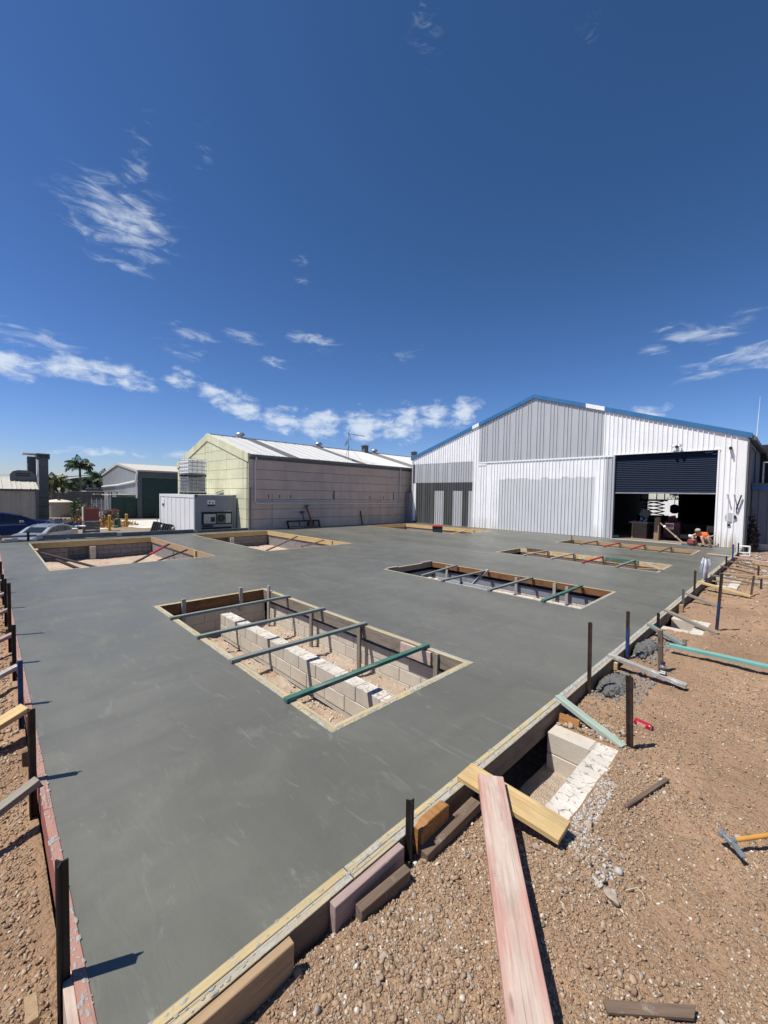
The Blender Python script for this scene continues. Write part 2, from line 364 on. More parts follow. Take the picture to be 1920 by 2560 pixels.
# dirt
def dirtmat(k, c, c2, c3, sc=1.0, bumpd=.012):
    t = newmat(k, .95, 0, .15); v = t.coord('Object')
    a = t.noise(v, .9*sc, 6, .6); b_ = t.noise(v, 7*sc, 6, .65); f = t.noise(v, 70*sc, 4, .65); g = t.noise(v, 260*sc, 2, .6)
    base = t.mix(t.mapr(a, .35, .65), c, c2); base = t.mix(t.mapr(b_, .45, .7, 0, .7), base, c3)
    base = t.mix(t.mapr(f, .55, .75, 0, .55), base, tuple(q*.5 for q in c2))
    base = t.mix(t.mapr(g, .55, .7, 0, .45), base, tuple(min(1, q*1.7) for q in c))
    pb = t.voro(v, 48*sc, out='Color'); pd = t.voro(v, 48*sc)
    spb = t.n('ShaderNodeSeparateColor'); t.link(pb, spb.inputs[0])
    base = t.mix(t.mapr(spb.outputs[0], .5, 1.0, 0, .55), base, tuple(min(1, q*1.45) for q in c2))
    t.link(base, t.b.inputs[0])
    h = t.math('ADD', t.math('MULTIPLY', b_, 1.0), t.math('ADD', t.math('MULTIPLY', f, .45), t.math('MULTIPLY', pd, -.35)))
    t.link(t.bump(t.math('ADD', h, t.math('MULTIPLY', g, .12)), bumpd), t.b.inputs['Normal'])
    return reg(k, t)
dirtmat('site_dirt', (.42, .27, .165), (.25, .158, .096), (.275, .205, .135), 1.0, .028)
dirtmat('pit_sand', (.66, .56, .45), (.50, .33, .21), (.70, .63, .54), 1.6, .05)
blockmat('splash', (.27, .27, .25), (.38, .37, .34), .4)
dirtmat('yard_dirt', (.20, .16, .12), (.26, .22, .17), (.22, .17, .12), .4, .02)
dirtmat('wet_lump', (.17, .165, .155), (.12, .118, .11), (.20, .195, .18), 1.0, .03)

# stones: colour per stone
t = newmat('stone', .85, 0, .3); isl = t.n('ShaderNodeNewGeometry').outputs['Random Per Island']
rp = t.n('ShaderNodeValToRGB'); t.link(isl, rp.inputs[0]); cr = rp.color_ramp; cr.interpolation = 'LINEAR'
stops = [(0, (.20, .135, .09)), (.25, (.32, .21, .13)), (.45, (.40, .27, .165)), (.6, (.27, .20, .14)), (.78, (.48, .36, .24)), (.9, (.33, .28, .235)), (.97, (.52, .44, .34)), (1, (.72, .66, .58))]
cr.elements[0].position = 0; cr.elements[0].color = (*stops[0][1], 1); cr.elements[1].position = 1; cr.elements[1].color = (*stops[-1][1], 1)
for p_, c_ in stops[1:-1]:
    e_ = cr.elements.new(p_); e_.color = (*c_, 1)
v = t.coord(); nn = t.noise(v, 60, 4, .6)
t.link(t.mix(t.mapr(nn, .4, .75, 0, .5), rp.outputs[0], (.20, .135, .085)), t.b.inputs[0])
t.link(t.bump(nn, .003), t.b.inputs['Normal'])
reg('stone', t)
t = newmat('stone_pale', .9, 0, .2); isl = t.n('ShaderNodeNewGeometry').outputs['Random Per Island']
t.link(t.mix(t.mapr(isl, .2, .8), (.50, .37, .26), (.72, .66, .57)), t.b.inputs[0]); reg('stone_pale', t)

# leaves
def leafmat(k, c, c2):
    t = newmat(k, .55, 0, .4); isl = t.n('ShaderNodeNewGeometry').outputs['Random Per Island']
    t.link(t.mix(isl, c, c2), t.b.inputs[0]); return reg(k, t)
leafmat('palm_green', (.028, .055, .022), (.07, .11, .045))
leafmat('palm_yellow', (.10, .115, .035), (.15, .14, .05))
leafmat('leaf_green', (.03, .06, .02), (.07, .11, .035))
leafmat('dry_grass', (.42, .24, .08), (.30, .16, .06))
leafmat('dry_bush', (.20, .15, .11), (.13, .12, .07))
# ------------------------------------------------------------------ mesh helpers
class MB:
    def __init__(s): s.V = []; s.F = []
    def add(s, V, F):
        o = len(s.V); s.V += [tuple(v) for v in V]; s.F += [tuple(i+o for i in f) for f in F]; return s
    def box(s, x0, x1, y0, y1, z0, z1):
        return s.add([(x0, y0, z0), (x1, y0, z0), (x1, y1, z0), (x0, y1, z0), (x0, y0, z1), (x1, y0, z1), (x1, y1, z1), (x0, y1, z1)],
                     [(3, 2, 1, 0), (4, 5, 6, 7), (0, 1, 5, 4), (1, 2, 6, 5), (2, 3, 7, 6), (3, 0, 4, 7)])
    def beam(s, p0, p1, w, h, up=(0, 0, 1)):
        p0 = Vector(p0); p1 = Vector(p1); d = (p1-p0).normalized(); u = Vector(up)
        if abs(d.dot(u)) > .98: u = Vector((0, 1, 0))
        a = d.cross(u).normalized()*w/2; b_ = a.cross(d).normalized()*h/2
        V = [p0-a-b_, p0+a-b_, p0+a+b_, p0-a+b_, p1-a-b_, p1+a-b_, p1+a+b_, p1-a+b_]
        return s.add(V, [(3, 2, 1, 0), (4, 5, 6, 7), (0, 1, 5, 4), (1, 2, 6, 5), (2, 3, 7, 6), (3, 0, 4, 7)])
    def tube(s, pts, r, n=8, cap=True):
        pts = [Vector(p) for p in pts]; rr = r if isinstance(r, (list, tuple)) else [r]*len(pts)
        V = []; F = []; prev = None
        for i, p in enumerate(pts):
            d = (pts[min(i+1, len(pts)-1)]-pts[max(i-1, 0)]).normalized()
            if prev is None:
                u = Vector((0, 0, 1)) if abs(d.z) < .9 else Vector((1, 0, 0)); a = d.cross(u).normalized()
            else: a = (prev - d*prev.dot(d)).normalized()
            prev = a; b_ = d.cross(a)
            for k in range(n):
                q = 2*math.pi*k/n; V.append(p+(a*math.cos(q)+b_*math.sin(q))*rr[i])
        for i in range(len(pts)-1):
            for k in range(n):
                F.append((i*n+k, i*n+(k+1) % n, (i+1)*n+(k+1) % n, (i+1)*n+k))
        if cap: F.append(tuple(range(n-1, -1, -1))); F.append(tuple((len(pts)-1)*n+k for k in range(n)))
        return s.add(V, F)
    def lathe(s, prof, n=16, c=(0, 0, 0)):
        V = []; F = []
        for r, z in prof:
            for k in range(n):
                q = 2*math.pi*k/n; V.append((c[0]+r*math.cos(q), c[1]+r*math.sin(q), c[2]+z))
        for i in range(len(prof)-1):
            for k in range(n): F.append((i*n+k, i*n+(k+1) % n, (i+1)*n+(k+1) % n, (i+1)*n+k))
        F.append(tuple(range(n-1, -1, -1))); F.append(tuple((len(prof)-1)*n+k for k in range(n)))
        return s.add(V, F)
    def prism(s, poly, y0, y1, axis='y'):
        n = len(poly)
        if axis == 'y': V = [(p[0], y0, p[1]) for p in poly]+[(p[0], y1, p[1]) for p in poly]
        elif axis == 'x': V = [(y0, p[0], p[1]) for p in poly]+[(y1, p[0], p[1]) for p in poly]
        else: V = [(p[0], p[1], y0) for p in poly]+[(p[0], p[1], y1) for p in poly]
        F = [tuple(range(n)), tuple(range(2*n-1, n-1, -1))]
        for i in range(n): F.append((i, i+n, (i+1) % n+n, (i+1) % n))
        return s.add(V, F)
    def mesh(s, name): 
        me = D.meshes.new(name); me.from_pydata(s.V, [], s.F); me.update()
        bm = bmesh.new(); bm.from_mesh(me); bmesh.ops.recalc_face_normals(bm, faces=bm.faces); bm.to_mesh(me); bm.free()
        return me
    def build(s, name, mat, parent=None, loc=None, rot=None, smooth=False, bevel=0):
        me = s.mesh(name)
        if bevel:
            bm = bmesh.new(); bm.from_mesh(me)
            bmesh.ops.bevel(bm, geom=[e for e in bm.edges if len(e.link_faces) == 2 and e.calc_face_angle(0) > .6], offset=bevel, segments=1, affect='EDGES'); bm.to_mesh(me); bm.free()
        if mat: me.materials.append(MAT[mat])
        if smooth:
            me.polygons.foreach_set('use_smooth', [True]*len(me.polygons))
            try: me.set_sharp_from_angle(angle=R(40))
            except Exception: pass
        return link(name, me, parent, loc, rot)

def link(name, me, parent=None, loc=None, rot=None):
    o = D.objects.new(name, me); COL.objects.link(o)
    if parent: o.parent = parent
    if loc: o.location = loc
    if rot: o.rotation_euler = rot
    return o
def tag(o, label, cat, group=None):
    o['label'] = label; o['category'] = cat
    if group: o['group'] = group
    return o
def thing(name, label, cat, loc=(0, 0, 0), rz=0, group=None):
    o = D.objects.new(name, None); COL.objects.link(o); o.location = loc; o.rotation_euler = (0, 0, rz); o.empty_display_size = .2
    return tag(o, label, cat, group)
def kind(o, k='structure'): o['kind'] = k; return o

_cache = {}
def plank_mesh(L, w, h, mat, cut=0.0):
    key = (round(L, 3), round(w, 3), round(h, 3), mat, cut)
    if key in _cache: return _cache[key]
    b = MB(); n = max(1, int(L/.5)) if L > .8 else 1
    # a sawn board: slight bow and uneven edges, cut ends
    r = random.Random(hash(key) & 0xffff); V = []; F = []
    for i in range(n+1):
        x = -L/2+L*i/n; dw = r.uniform(-1, 1)*.0015; dz = r.uniform(-1, 1)*.0012
        sk = cut*w if i == n else 0
        for yy, zz in ((-w/2, -h/2), (w/2, -h/2), (w/2, h/2), (-w/2, h/2)):
            V.append((x+(sk if yy > 0 else 0), yy+dw, zz+dz))
    for i in range(n):
        for k in range(4): F.append((i*4+k, i*4+(k+1) % 4, (i+1)*4+(k+1) % 4, (i+1)*4+k))
    F += [(3, 2, 1, 0), tuple(n*4+k for k in range(4))]
    b.add(V, F); me = b.mesh('board')
    bm = bmesh.new(); bm.from_mesh(me)
    es = [e for e in bm.edges if len(e.link_faces) == 2 and e.calc_face_angle(0) > .8]
    bmesh.ops.bevel(bm, geom=es, offset=min(.0025, h*.12), segments=1, affect='EDGES'); bm.to_mesh(me); bm.free()
    me.materials.append(MAT[mat]); _cache[key] = me; return me
def plank(name, p0, p1, w, h, mat, parent=None, up=(0, 0, 1), cut=0.0):
    """board from p0 to p1 (centre line); w across, h along 'up'"""
    p0 = Vector(p0); p1 = Vector(p1); d = p1-p0; L = d.length; d.normalize(); u = Vector(up)
    if abs(d.dot(u)) > .97: u = Vector((0, 1, 0))
    y = u.cross(d).normalized(); z = d.cross(y)
    M = Matrix(((d.x, y.x, z.x), (d.y, y.y, z.y), (d.z, y.z, z.z)))
    o = link(name, plank_mesh(L, w, h, mat, cut), parent, (p0+p1)/2); o.rotation_euler = M.to_euler(); return o

def vnoise(x, y, sc, seed=0, octs=4, gain=.5):
    """cheap fractal value noise, numpy"""
    out = np.zeros_like(x, dtype=float); amp = 1.0; tot = 0
    for o in range(octs):
        X_ = x*sc*(2**o)+seed*17.3+o*5.1; Y_ = y*sc*(2**o)-seed*9.7+o*3.3
        xi = np.floor(X_).astype(np.int64); yi = np.floor(Y_).astype(np.int64); fx = X_-xi; fy = Y_-yi
        fx = fx*fx*(3-2*fx); fy = fy*fy*(3-2*fy)
        def h(a, b):
            n = (a*374761393+b*668265263+seed*974711) & 0x7fffffff
            n = ((n ^ (n >> 13))*1274126177) & 0x7fffffff
            return ((n ^ (n >> 16)) & 0xffff)/65535.0
        v = (h(xi, yi)*(1-fx)+h(xi+1, yi)*fx)*(1-fy)+(h(xi, yi+1)*(1-fx)+h(xi+1, yi+1)*fx)*fy
        out += (v-.5)*amp; tot += amp; amp *= gain
    return out/tot*2
def geo(a, b, step, ratio):
    """coordinates from a to b with growing steps"""
    r = [a]; s = step
    while (r[-1] < b if b > a else r[-1] > b):
        r.append(r[-1]+(s if b > a else -s)); s *= ratio
    r[-1] = b; return r
def grid_mesh(name, xs, ys, zf, mat, smooth=True):
    xs = np.array(sorted(set(np.round(xs, 5)))); ys = np.array(sorted(set(np.round(ys, 5))))
    Xg, Yg = np.meshgrid(xs, ys); Zg = zf(Xg, Yg); nx, ny = len(xs), len(ys)
    co = np.stack([Xg, Yg, Zg], -1).reshape(-1, 3).astype(np.float32)
    i = np.arange(nx-1); j = np.arange(ny-1); I, J = np.meshgrid(i, j); a = (J*nx+I).ravel()
    q = np.stack([a, a+1, a+1+nx, a+nx], -1).astype(np.int32)
    me = D.meshes.new(name); me.vertices.add(len(co)); me.vertices.foreach_set('co', co.ravel())
    me.loops.add(q.size); me.loops.foreach_set('vertex_index', q.ravel())
    me.polygons.add(len(q)); me.polygons.foreach_set('loop_start', np.arange(len(q), dtype=np.int32)*4)
    me.update(calc_edges=True)
    me.polygons.foreach_set('use_smooth', np.full(len(q), smooth)); me.materials.append(MAT[mat])
    return link(name, me)

# ------------------------------------------------------------------ ground
def flat(name, x0, x1, y0, y1, z, mat):
    return kind(MB().add([(x0, y0, z), (x1, y0, z), (x1, y1, z), (x0, y1, z)], [(0, 1, 2, 3)]).build(name, mat))
flat('ground', -900, 900, -900, 900, -.78, 'yard_dirt')
SX0, SX1, SY0, SY1 = -20.5, -1.625, .262, 22.5           # the slab
XR = -1.535                                             # outer face of the right form
BOXES = [(-1.54, -.95, 2.46, 3.80), (-1.54, -.95, 7.95, 8.95), (-1.54, -.95, 13.0, 14.6)]   # block boxes outside the form

def soil_h(x, y):
    base = -.125 - .035*np.clip((y-6)/6, 0, 1)
    base = base+.034*vnoise(x, y, .9, 3, 4)+.020*vnoise(x, y, 5, 5, 4, .6)+.013*vnoise(x, y, 22, 6, 3, .65)
    mound = np.exp(-(((x+.98)/.42)**2+((y-1.05)/.75)**2)**1.4)
    base = base+.07*mound
    base = base+.05*np.exp(-(((x+.80)/.20)**2+((y-2.28)/.28)**2))
    # footpath smoother
    # trench beside the form
    base = base-.03*np.exp(-((x-XR)/.05)**2)
    for (a, b, c, d_) in BOXES:
        ins = (x > a-.02) & (x < b-.02) & (y > c+.02) & (y < d_-.02)
        base = np.where(ins, -.50, base)
    return base
# right-hand strip in fine steps near the camera, coarser away
xs = list(np.arange(XR+.001, .45, .0135))+geo(.45, 40, .03, 1.25)
ys = geo(.9, -12, .03, 1.2)+list(np.arange(.9, 5.2, .0135))+list(np.arange(5.2, 12, .04))+list(np.arange(12, 23, .09))+geo(23, 22.6+20, .2, 1.2)
for b_ in BOXES: xs += [b_[1]-.025, b_[1]-.015]; ys += [b_[2]+.015, b_[2]+.025, b_[3]-.025, b_[3]-.015]
kind(grid_mesh('dirt_ground', xs, ys, soil_h, 'site_dirt'))
# left strip, lower
def soil_l(x, y):
    b = -.27+.05*vnoise(x, y, 1.1, 13, 4)+.022*vnoise(x, y, 6, 15, 4, .6)+.010*vnoise(x, y, 26, 16, 3, .6)
    b = b+.06*np.exp(-((y-.2)/.12)**2)*(.4+vnoise(x, y*0, .7, 21, 2)) - .10*np.clip((-y)/1.5, 0, 1)
    b = np.where(x > XR-.6, b+(.10)*np.clip((x-(XR-.6))/.6, 0, 1), b)
    return b
xs = list(np.arange(-4.6, XR, .0135))+list(np.arange(-9, -4.6, .04))+list(np.arange(-21, -9, .12))
ys = geo(-.5, -30, .04, 1.3)+list(np.arange(-.5, .213, .0135))+[.213]
kind(grid_mesh('dirt_ground', xs, ys, soil_l, 'site_dirt'))

# stones ------------------------------------------------------------
def ico(sub):
    bm = bmesh.new(); bmesh.ops.create_icosphere(bm, subdivisions=sub, radius=1); V = np.array([v.co[:] for v in bm.verts]); F = np.array([[v.index for v in f.verts] for f in bm.faces]); bm.free(); return V, F
ICO = {1: ico(1), 2: ico(2)}
def stones(name, pts, rad, label, sub=1, flatk=.8, lift=.22, mat='stone', kd='stuff', cat='gravel'):
    n = len(pts); V0, F0 = ICO[sub]; nv = len(V0)
    base = np.repeat(V0[None], n, 0)
    # chisel each stone: random plane cuts
    for k in range(4 if sub == 1 else 8):
        nrm = rng.normal(size=(n, 1, 3)); nrm /= np.linalg.norm(nrm, axis=2, keepdims=True)
        dd = (base*nrm).sum(2, keepdims=True); lim = rng.uniform(.30, .72, size=(n, 1, 1))
        base = base-np.maximum(dd-lim, 0)*nrm
    base = base*rng.uniform(.75, 1.28, size=(n, 1, 3))
    base = base*(1+rng.normal(scale=.17, size=(n, nv, 1)))
    base[:, :, 2] *= flatk
    an = rng.uniform(0, 6.283, n); c, s = np.cos(an)[:, None], np.sin(an)[:, None]
    x = base[:, :, 0]*c-base[:, :, 1]*s; y = base[:, :, 0]*s+base[:, :, 1]*c
    ti = rng.normal(scale=.35, size=n)[:, None]; z = base[:, :, 2]+x*ti
    P = np.stack([x, y, z], 2)*rad[:, None, None]
    P[:, :, 0] += pts[:, 0, None]; P[:, :, 1] += pts[:, 1, None]; P[:, :, 2] += (pts[:, 2]+rad*lift)[:, None]
    co = P.reshape(-1, 3).astype(np.float32); F = (F0[None]+(np.arange(n)*nv)[:, None, None]).reshape(-1, 3).astype(np.int32)
    me = D.meshes.new(name); me.vertices.add(len(co)); me.vertices.foreach_set('co', co.ravel())
    me.loops.add(F.size); me.loops.foreach_set('vertex_index', F.ravel())
    me.polygons.add(len(F)); me.polygons.foreach_set('loop_start', np.arange(len(F), dtype=np.int32)*3); me.update(calc_edges=True)
    me.materials.append(MAT[mat]); o = link(name, me); kind(o, kd); tag(o, label, cat); return o
def scatter(n, x0, x1, y0, y1, hf, r0, r1, dens=None, avoid=True):
    x = rng.uniform(x0, x1, n); y = rng.uniform(y0, y1, n)
    keep = np.ones(n, bool)
    if dens is not None: keep &= rng.uniform(0, 1, n) < dens(x, y)
    if avoid:
        for (a, b, c, d_) in BOXES: keep &= ~((x < b+.0) & (x > a) & (y > c) & (y < d_))
    x, y = x[keep], y[keep]; rad = r0*(r1/r0)**(rng.uniform(0, 1, len(x))**2.2)
    return np.stack([x, y, hf(x, y)], 1), rad
loose = lambda x, y: np.clip(.42+1.0*np.exp(-(((x+1.05)/.42)**2+((y-1.0)/1.3)**2))+.9*vnoise(x, y, 1.5, 31, 3)+.8*np.exp(-(((x+1.2)/.25)**2+((y-3.9)/.3)**2)), .05, 1)
p, r = scatter(120000, XR+.01, .25, .45, 3.6, soil_h, .0030, .011, loose); stones('gravel', p, r, 'fine loose gravel and crushed rock on the brown dirt beside the timber form', 1)
p, r = scatter(13000, XR+.02, .3, .3, 4.6, soil_h, .007, .022, lambda x, y: loose(x, y)**1.5*.8); stones('gravel', p, r, 'coarser brown pebbles mixed through the dirt in the foreground', 1)
p, r = scatter(20000, XR+.02, .2, 3.4, 8.5, soil_h, .005, .015, lambda x, y: np.clip(.45+vnoise(x, y, 1.2, 33, 3), .1, 1)); stones('gravel', p, r, 'gravel spread over the trampled dirt past the red can', 1)
p, r = scatter(9000, XR+.02, 1.5, 8, 23, soil_h, .010, .035, lambda x, y: np.clip(.5+vnoise(x, y, .8, 34, 3), .1, 1)); stones('gravel', p, r, 'rubble and stones on the far dirt strip towards the warehouse corner', 1)
p, r = scatter(22000, -4.8, -1.7, -.5, .16, soil_l, .0035, .015, lambda x, y: np.clip(.5+vnoise(x, y, 1.5, 35, 3), .1, 1), False); stones('gravel', p, r, 'gravel in the dirt below the red painted form at the slab corner', 1)
p, r = scatter(6000, -14, -4.6, -.7, .16, soil_l, .008, .028, None, False); stones('gravel', p, r, 'stones along the dirt strip under the timber braces', 1)
p, r = scatter(900, -1.50, -1.0, 3.45, 4.10, soil_h, .012, .028, None); stones('gravel', p, r, 'loose broken rock piled beside the block box and pale green brace', 1, lift=.5)
# single larger rocks one can point at
ROCKS = [(-1.0, 2.30, .026, 'pale brown rock beside the red plank'), (-.86, 2.74, .045, 'orange-brown rock at the end of the block box'), (-.60, 2.31, .050, 'rust-red rock on the dirt right of the red plank'),
         (-.66, 2.36, .030, 'grey lump of concrete beside the rust-red rock'), (-.63, 2.66, .026, 'white and pink stone alone on the smooth dirt'), (-.40, 2.03, .022, 'tan stone near the splintered brown timber'),
         (-.83, 2.20, .024, 'yellowish stone near the plank edge'), (-1.27, 1.98, .022, 'pale round stone beside the brown timber'), (-1.22, 1.24, .026, 'flat grey stone on the gravel mound'),
         (-1.17, 1.52, .020, 'brown stone on the gravel mound'), (-1.05, .93, .022, 'white stone low on the gravel mound'), (-1.40, 1.70, .016, 'pinkish stone on the brown timber end')]
for i, (x, y, r_, lb) in enumerate(ROCKS):
    o = stones('rock', np.array([[x, y, float(soil_h(np.array([x]), np.array([y]))[0])]]), np.array([r_]), lb, 2, .75, .35, kd='x', cat='rock'); del o['kind']; o['group'] = 'larger rocks on the dirt'

# ------------------------------------------------------------------ slab with openings
PITS = {'a': (-7.77, -2.65, 2.03, 4.15), 'b': (-7.75, -2.65, 7.60, 9.65), 'c': (-7.62, -2.60, 13.15, 15.0), 'd': (-7.60, -2.63, 18.3, 20.35),
        'e': (-19.75, -12.75, 1.06, 5.12), 'f': (-19.70, -12.70, 6.82, 10.65), 'g': (-19.4, -12.4, 17.5, 21.2)}
xb = sorted({SX0, SX1, *[q for p in PITS.values() for q in p[:2]]}); yb = sorted({SY0, SY1, *[q for p in PITS.values() for q in p[2:]]})
S = MB(); th = .16
def solid(xm, ym): return SX0 < xm < SX1 and SY0 < ym < SY1 and not any(p[0] < xm < p[1] and p[2] < ym < p[3] for p in PITS.values())
vid = {}
def vv(x, y, z):
    k = (x, y, z)
    if k not in vid: vid[k] = len(S.V); S.V.append(k)
    return vid[k]
for i in range(len(xb)-1):
    for j in range(len(yb)-1):
        x0, x1, y0, y1 = xb[i], xb[i+1], yb[j], yb[j+1]; xm, ym = (x0+x1)/2, (y0+y1)/2
        if not solid(xm, ym): continue
        S.F.append((vv(x0, y0, 0), vv(x1, y0, 0), vv(x1, y1, 0), vv(x0, y1, 0)))
        e = 1e-4
        if not solid(xm, y0-e): S.F.append((vv(x0, y0, -th), vv(x1, y0, -th), vv(x1, y0, 0), vv(x0, y0, 0)))
        if not solid(xm, y1+e): S.F.append((vv(x1, y1, -th), vv(x0, y1, -th), vv(x0, y1, 0), vv(x1, y1, 0)))
        if not solid(x0-e, ym): S.F.append((vv(x0, y1, -th), vv(x0, y0, -th), vv(x0, y0, 0), vv(x0, y1, 0)))
        if not solid(x1+e, ym): S.F.append((vv(x1, y0, -th), vv(x1, y1, -th), vv(x1, y1, 0), vv(x1, y0, 0)))
me = D.meshes.new('concrete_slab'); me.from_pydata(S.V, [], S.F); me.materials.append(MAT['slab_concrete']); kind(link('concrete_slab', me))

# block meshes --------------------------------------------------------------
def block_mesh(L, Wd, H, mat, core=False, key=''):
    k = ('blk', L, Wd, H, mat, core)
    if k in _cache: return _cache[k]
    bm = bmesh.new(); bmesh.ops.create_cube(bm, size=1); bmesh.ops.scale(bm, vec=(L, Wd, H), verts=bm.verts)
    bmesh.ops.bevel(bm, geom=bm.edges[:], offset=.005, segments=1, affect='EDGES')
    if core:
        top = [f for f in bm.faces if f.normal.z > .9]
        f = max(top, key=lambda q: q.calc_area())
        r = bmesh.ops.subdivide_edges(bm, edges=[e for e in f.edges if abs((e.verts[0].co-e.verts[1].co).x) > L*.5], cuts=1)
        bm.faces.ensure_lookup_table()
        tops = [q for q in bm.faces if q.normal.z > .9 and q.calc_area() > L*Wd*.2]
        if len(tops) == 1: tops = bmesh.ops.connect_verts(bm, verts=[v for v in r['geom_inner'] if isinstance(v, bmesh.types.BMVert)]) and [q for q in bm.faces if q.normal.z > .9 and q.calc_area() > L*Wd*.2]
        for q in tops:
            bmesh.ops.inset_region(bm, faces=[q], thickness=.032); bmesh.ops.translate(bm, verts=q.verts[:], vec=(0, 0, -.004))
    if core:
        for q in bm.faces:
            if q.normal.z > .5: q.material_index = 1
    me = D.meshes.new('block'); bm.to_mesh(me); bm.free(); me.materials.append(MAT[mat])
    if core: me.materials.append(MAT['block_top'])
    _cache[k] = me; return me
BL, BW, BH, BJ = .395, .19, .182, .008
def course(parent, axis, a0, a1, fixed, z, mat, shift=0, core=False, mort=None):
    """one course of blocks along x or y from a0 to a1; z = bottom"""
    step = BL+BJ; a = a0-shift*step/2
    while a < a1-.03:
        b0, b1 = max(a, a0), min(a+BL, a1)
        if b1-b0 > .06:
            L = round(b1-b0, 2); full = abs(L-round(BL, 2)) < .02
            me = block_mesh(BL if full else L, BW, BH, mat, core)
            c = (b0+b1)/2; jit = random.uniform(-.003, .003)
            o = link('block', me, parent, (c, fixed+jit, z+BH/2) if axis == 'x' else (fixed+jit, c, z+BH/2))
            if axis == 'y': o.rotation_euler = (0, 0, math.pi/2)
        a += step
def joint_strip(parent, x0, x1, y0, y1, z0, z1, mat='mortar'):
    MB().box(x0, x1, y0, y1, z0, z1).build('mortar', mat, parent)

FLOORZ = -.70
def pit_floor(name, x0, x1, y0, y1, z=FLOORZ):
    def hf(x, y): return z+.05*vnoise(x, y, 2.2, 41, 4)+.030*vnoise(x, y, 9, 43, 4, .65)
    sx = .03 if x1-x0 < 5.5 and y1 < 5 else .12
    return kind(grid_mesh(name, list(np.arange(x0, x1, sx))+[x1], list(np.arange(y0, y1, sx))+[y1], hf, 'pit_sand'))

def frame(label, x0, x1, y0, y1, top, near, w=.045, h=.19, inner=None, fars=None):
    """timber form lining one opening: four boards, each a part"""
    t_ = thing('formwork_frame', label, 'formwork', ((x0+x1)/2, (y0+y1)/2, 0)); cx, cy = t_.location.x, t_.location.y
    z = -h/2+.004
    plank('form_board', (x0-cx, y1-w/2-cy, z), (x1-cx, y1-w/2-cy, z), w, h, fars or top, t_)
    plank('form_board', (x0-cx, y0+w/2-cy, z), (x1-cx, y0+w/2-cy, z), w, h, near, t_)
    plank('form_board', (x0+w/2-cx, y0+w-cy, z), (x0+w/2-cx, y1-w-cy, z), w, h, inner or top, t_)
    plank('form_board', (x1-w/2-cx, y0+w-cy, z), (x1-w/2-cx, y1-w-cy, z), w, h, near, t_)
    return t_
def splash(label, segs, seed=1):
    """a thin uneven smear of grey concrete along board tops (segs: x0,x1,y0,y1,z)"""
    V = []; F = []; rr = random.Random(seed)
    for (x0, x1, y0, y1, z, cover) in segs:
        lx, ly = x1-x0, y1-y0; n = int(max(lx, ly)/.045)
        for i in range(int(n*cover)):
            cx = rr.uniform(x0, x1); cy = rr.uniform(y0, y1); s = .0022*(4.5**(rr.random()**2))*1.1
            k = rr.randint(5, 8); o = len(V); V.append((cx, cy, z+s*.45))
            for q in range(k):
                a = 6.283*q/k; r_ = s*rr.uniform(.6, 1.3); px = cx+math.cos(a)*r_*(2 if lx > ly else 1); py = cy+math.sin(a)*r_*(2 if ly > lx else 1)
                V.append((min(max(px, x0-.006), x1+.006), min(max(py, y0-.006), y1+.006), z+.0005))
            for q in range(k): F.append((o, o+1+q, o+1+(q+1) % k))
    me = D.meshes.new('concrete_splash'); me.from_pydata(V, [], F); me.materials.append(MAT['splash'])
    o = kind(link('concrete_splash', me), 'stuff'); tag(o, label, 'concrete splash'); return o

# form around the slab -----------------------------------------------------------------
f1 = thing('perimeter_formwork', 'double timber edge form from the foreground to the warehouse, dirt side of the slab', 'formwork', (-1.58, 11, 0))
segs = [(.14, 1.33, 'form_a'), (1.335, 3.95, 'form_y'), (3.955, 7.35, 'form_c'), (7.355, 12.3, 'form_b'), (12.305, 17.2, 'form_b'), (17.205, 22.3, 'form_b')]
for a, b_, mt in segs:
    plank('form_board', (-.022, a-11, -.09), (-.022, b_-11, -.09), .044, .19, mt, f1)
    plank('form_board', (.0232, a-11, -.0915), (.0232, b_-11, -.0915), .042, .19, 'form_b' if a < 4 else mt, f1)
f2 = thing('perimeter_formwork', 'red painted timber edge form at the near left edge of the slab, spattered with concrete', 'formwork', (-11, .24, 0))
xs_ = [(-1.625, -3.2), (-3.205, -6.3), (-6.305, -9.4), (-9.405, -13), (-13.005, -17), (-17.005, -20.5)]
for a, b_ in xs_: plank('form_board', (a+11, 0, -.095), (b_+11, 0, -.095), .044, .20, 'form_red', f2)
splash('crumbs of grey concrete dried on top of the right edge form', [(-1.620, -1.54, .14, 1.4, .005, 2.2), (-1.620, -1.54, 1.4, 4, .005, 3.2), (-1.62, -1.54, 4, 9, .005, 6.5), (-1.62, -1.54, 9, 22, .005, 2)], 3)
splash('spattered concrete on top of the red left edge form', [(-6, -1.63, .218, .262, .006, 5.0), (-14, -6, .218, .262, .006, 3.0)], 5)

# ------------------------------------------------------------------ the big near pit
x0, x1, y0, y1 = PITS['a']
frame('splashed yellow and brown timber form around the largest near pit with the long middle wall', x0, x1, y0, y1, 'form_y', 'form_y', inner='form_o', fars='form_g', w=.085)
pit_floor('pit_floor', x0-.05, x1+.05, y0-.05, y1+.25)
bw = thing('block_wall', 'cream concrete block walls inside the near pit, long free wall down the middle', 'block wall', ((x0+x1)/2, 3.1, FLOORZ)); cx, cy = bw.location.x, 3.1
for k in range(2):
    course(bw, 'x', -7.35-cx, -2.72-cx, 3.13-cy, .09+k*(BH+BJ), 'block_cream' , k, k == 1)
for k in range(3):
    z = -.135+k*(BH+BJ)
    course(bw, 'x', -7.7-cx, -2.6-cx, 4.25-cy, z, 'block_cream', k % 2)
    course(bw, 'y', y0+.05-cy, 4.13-cy, -7.82-cx, z, 'block_cream', k % 2)
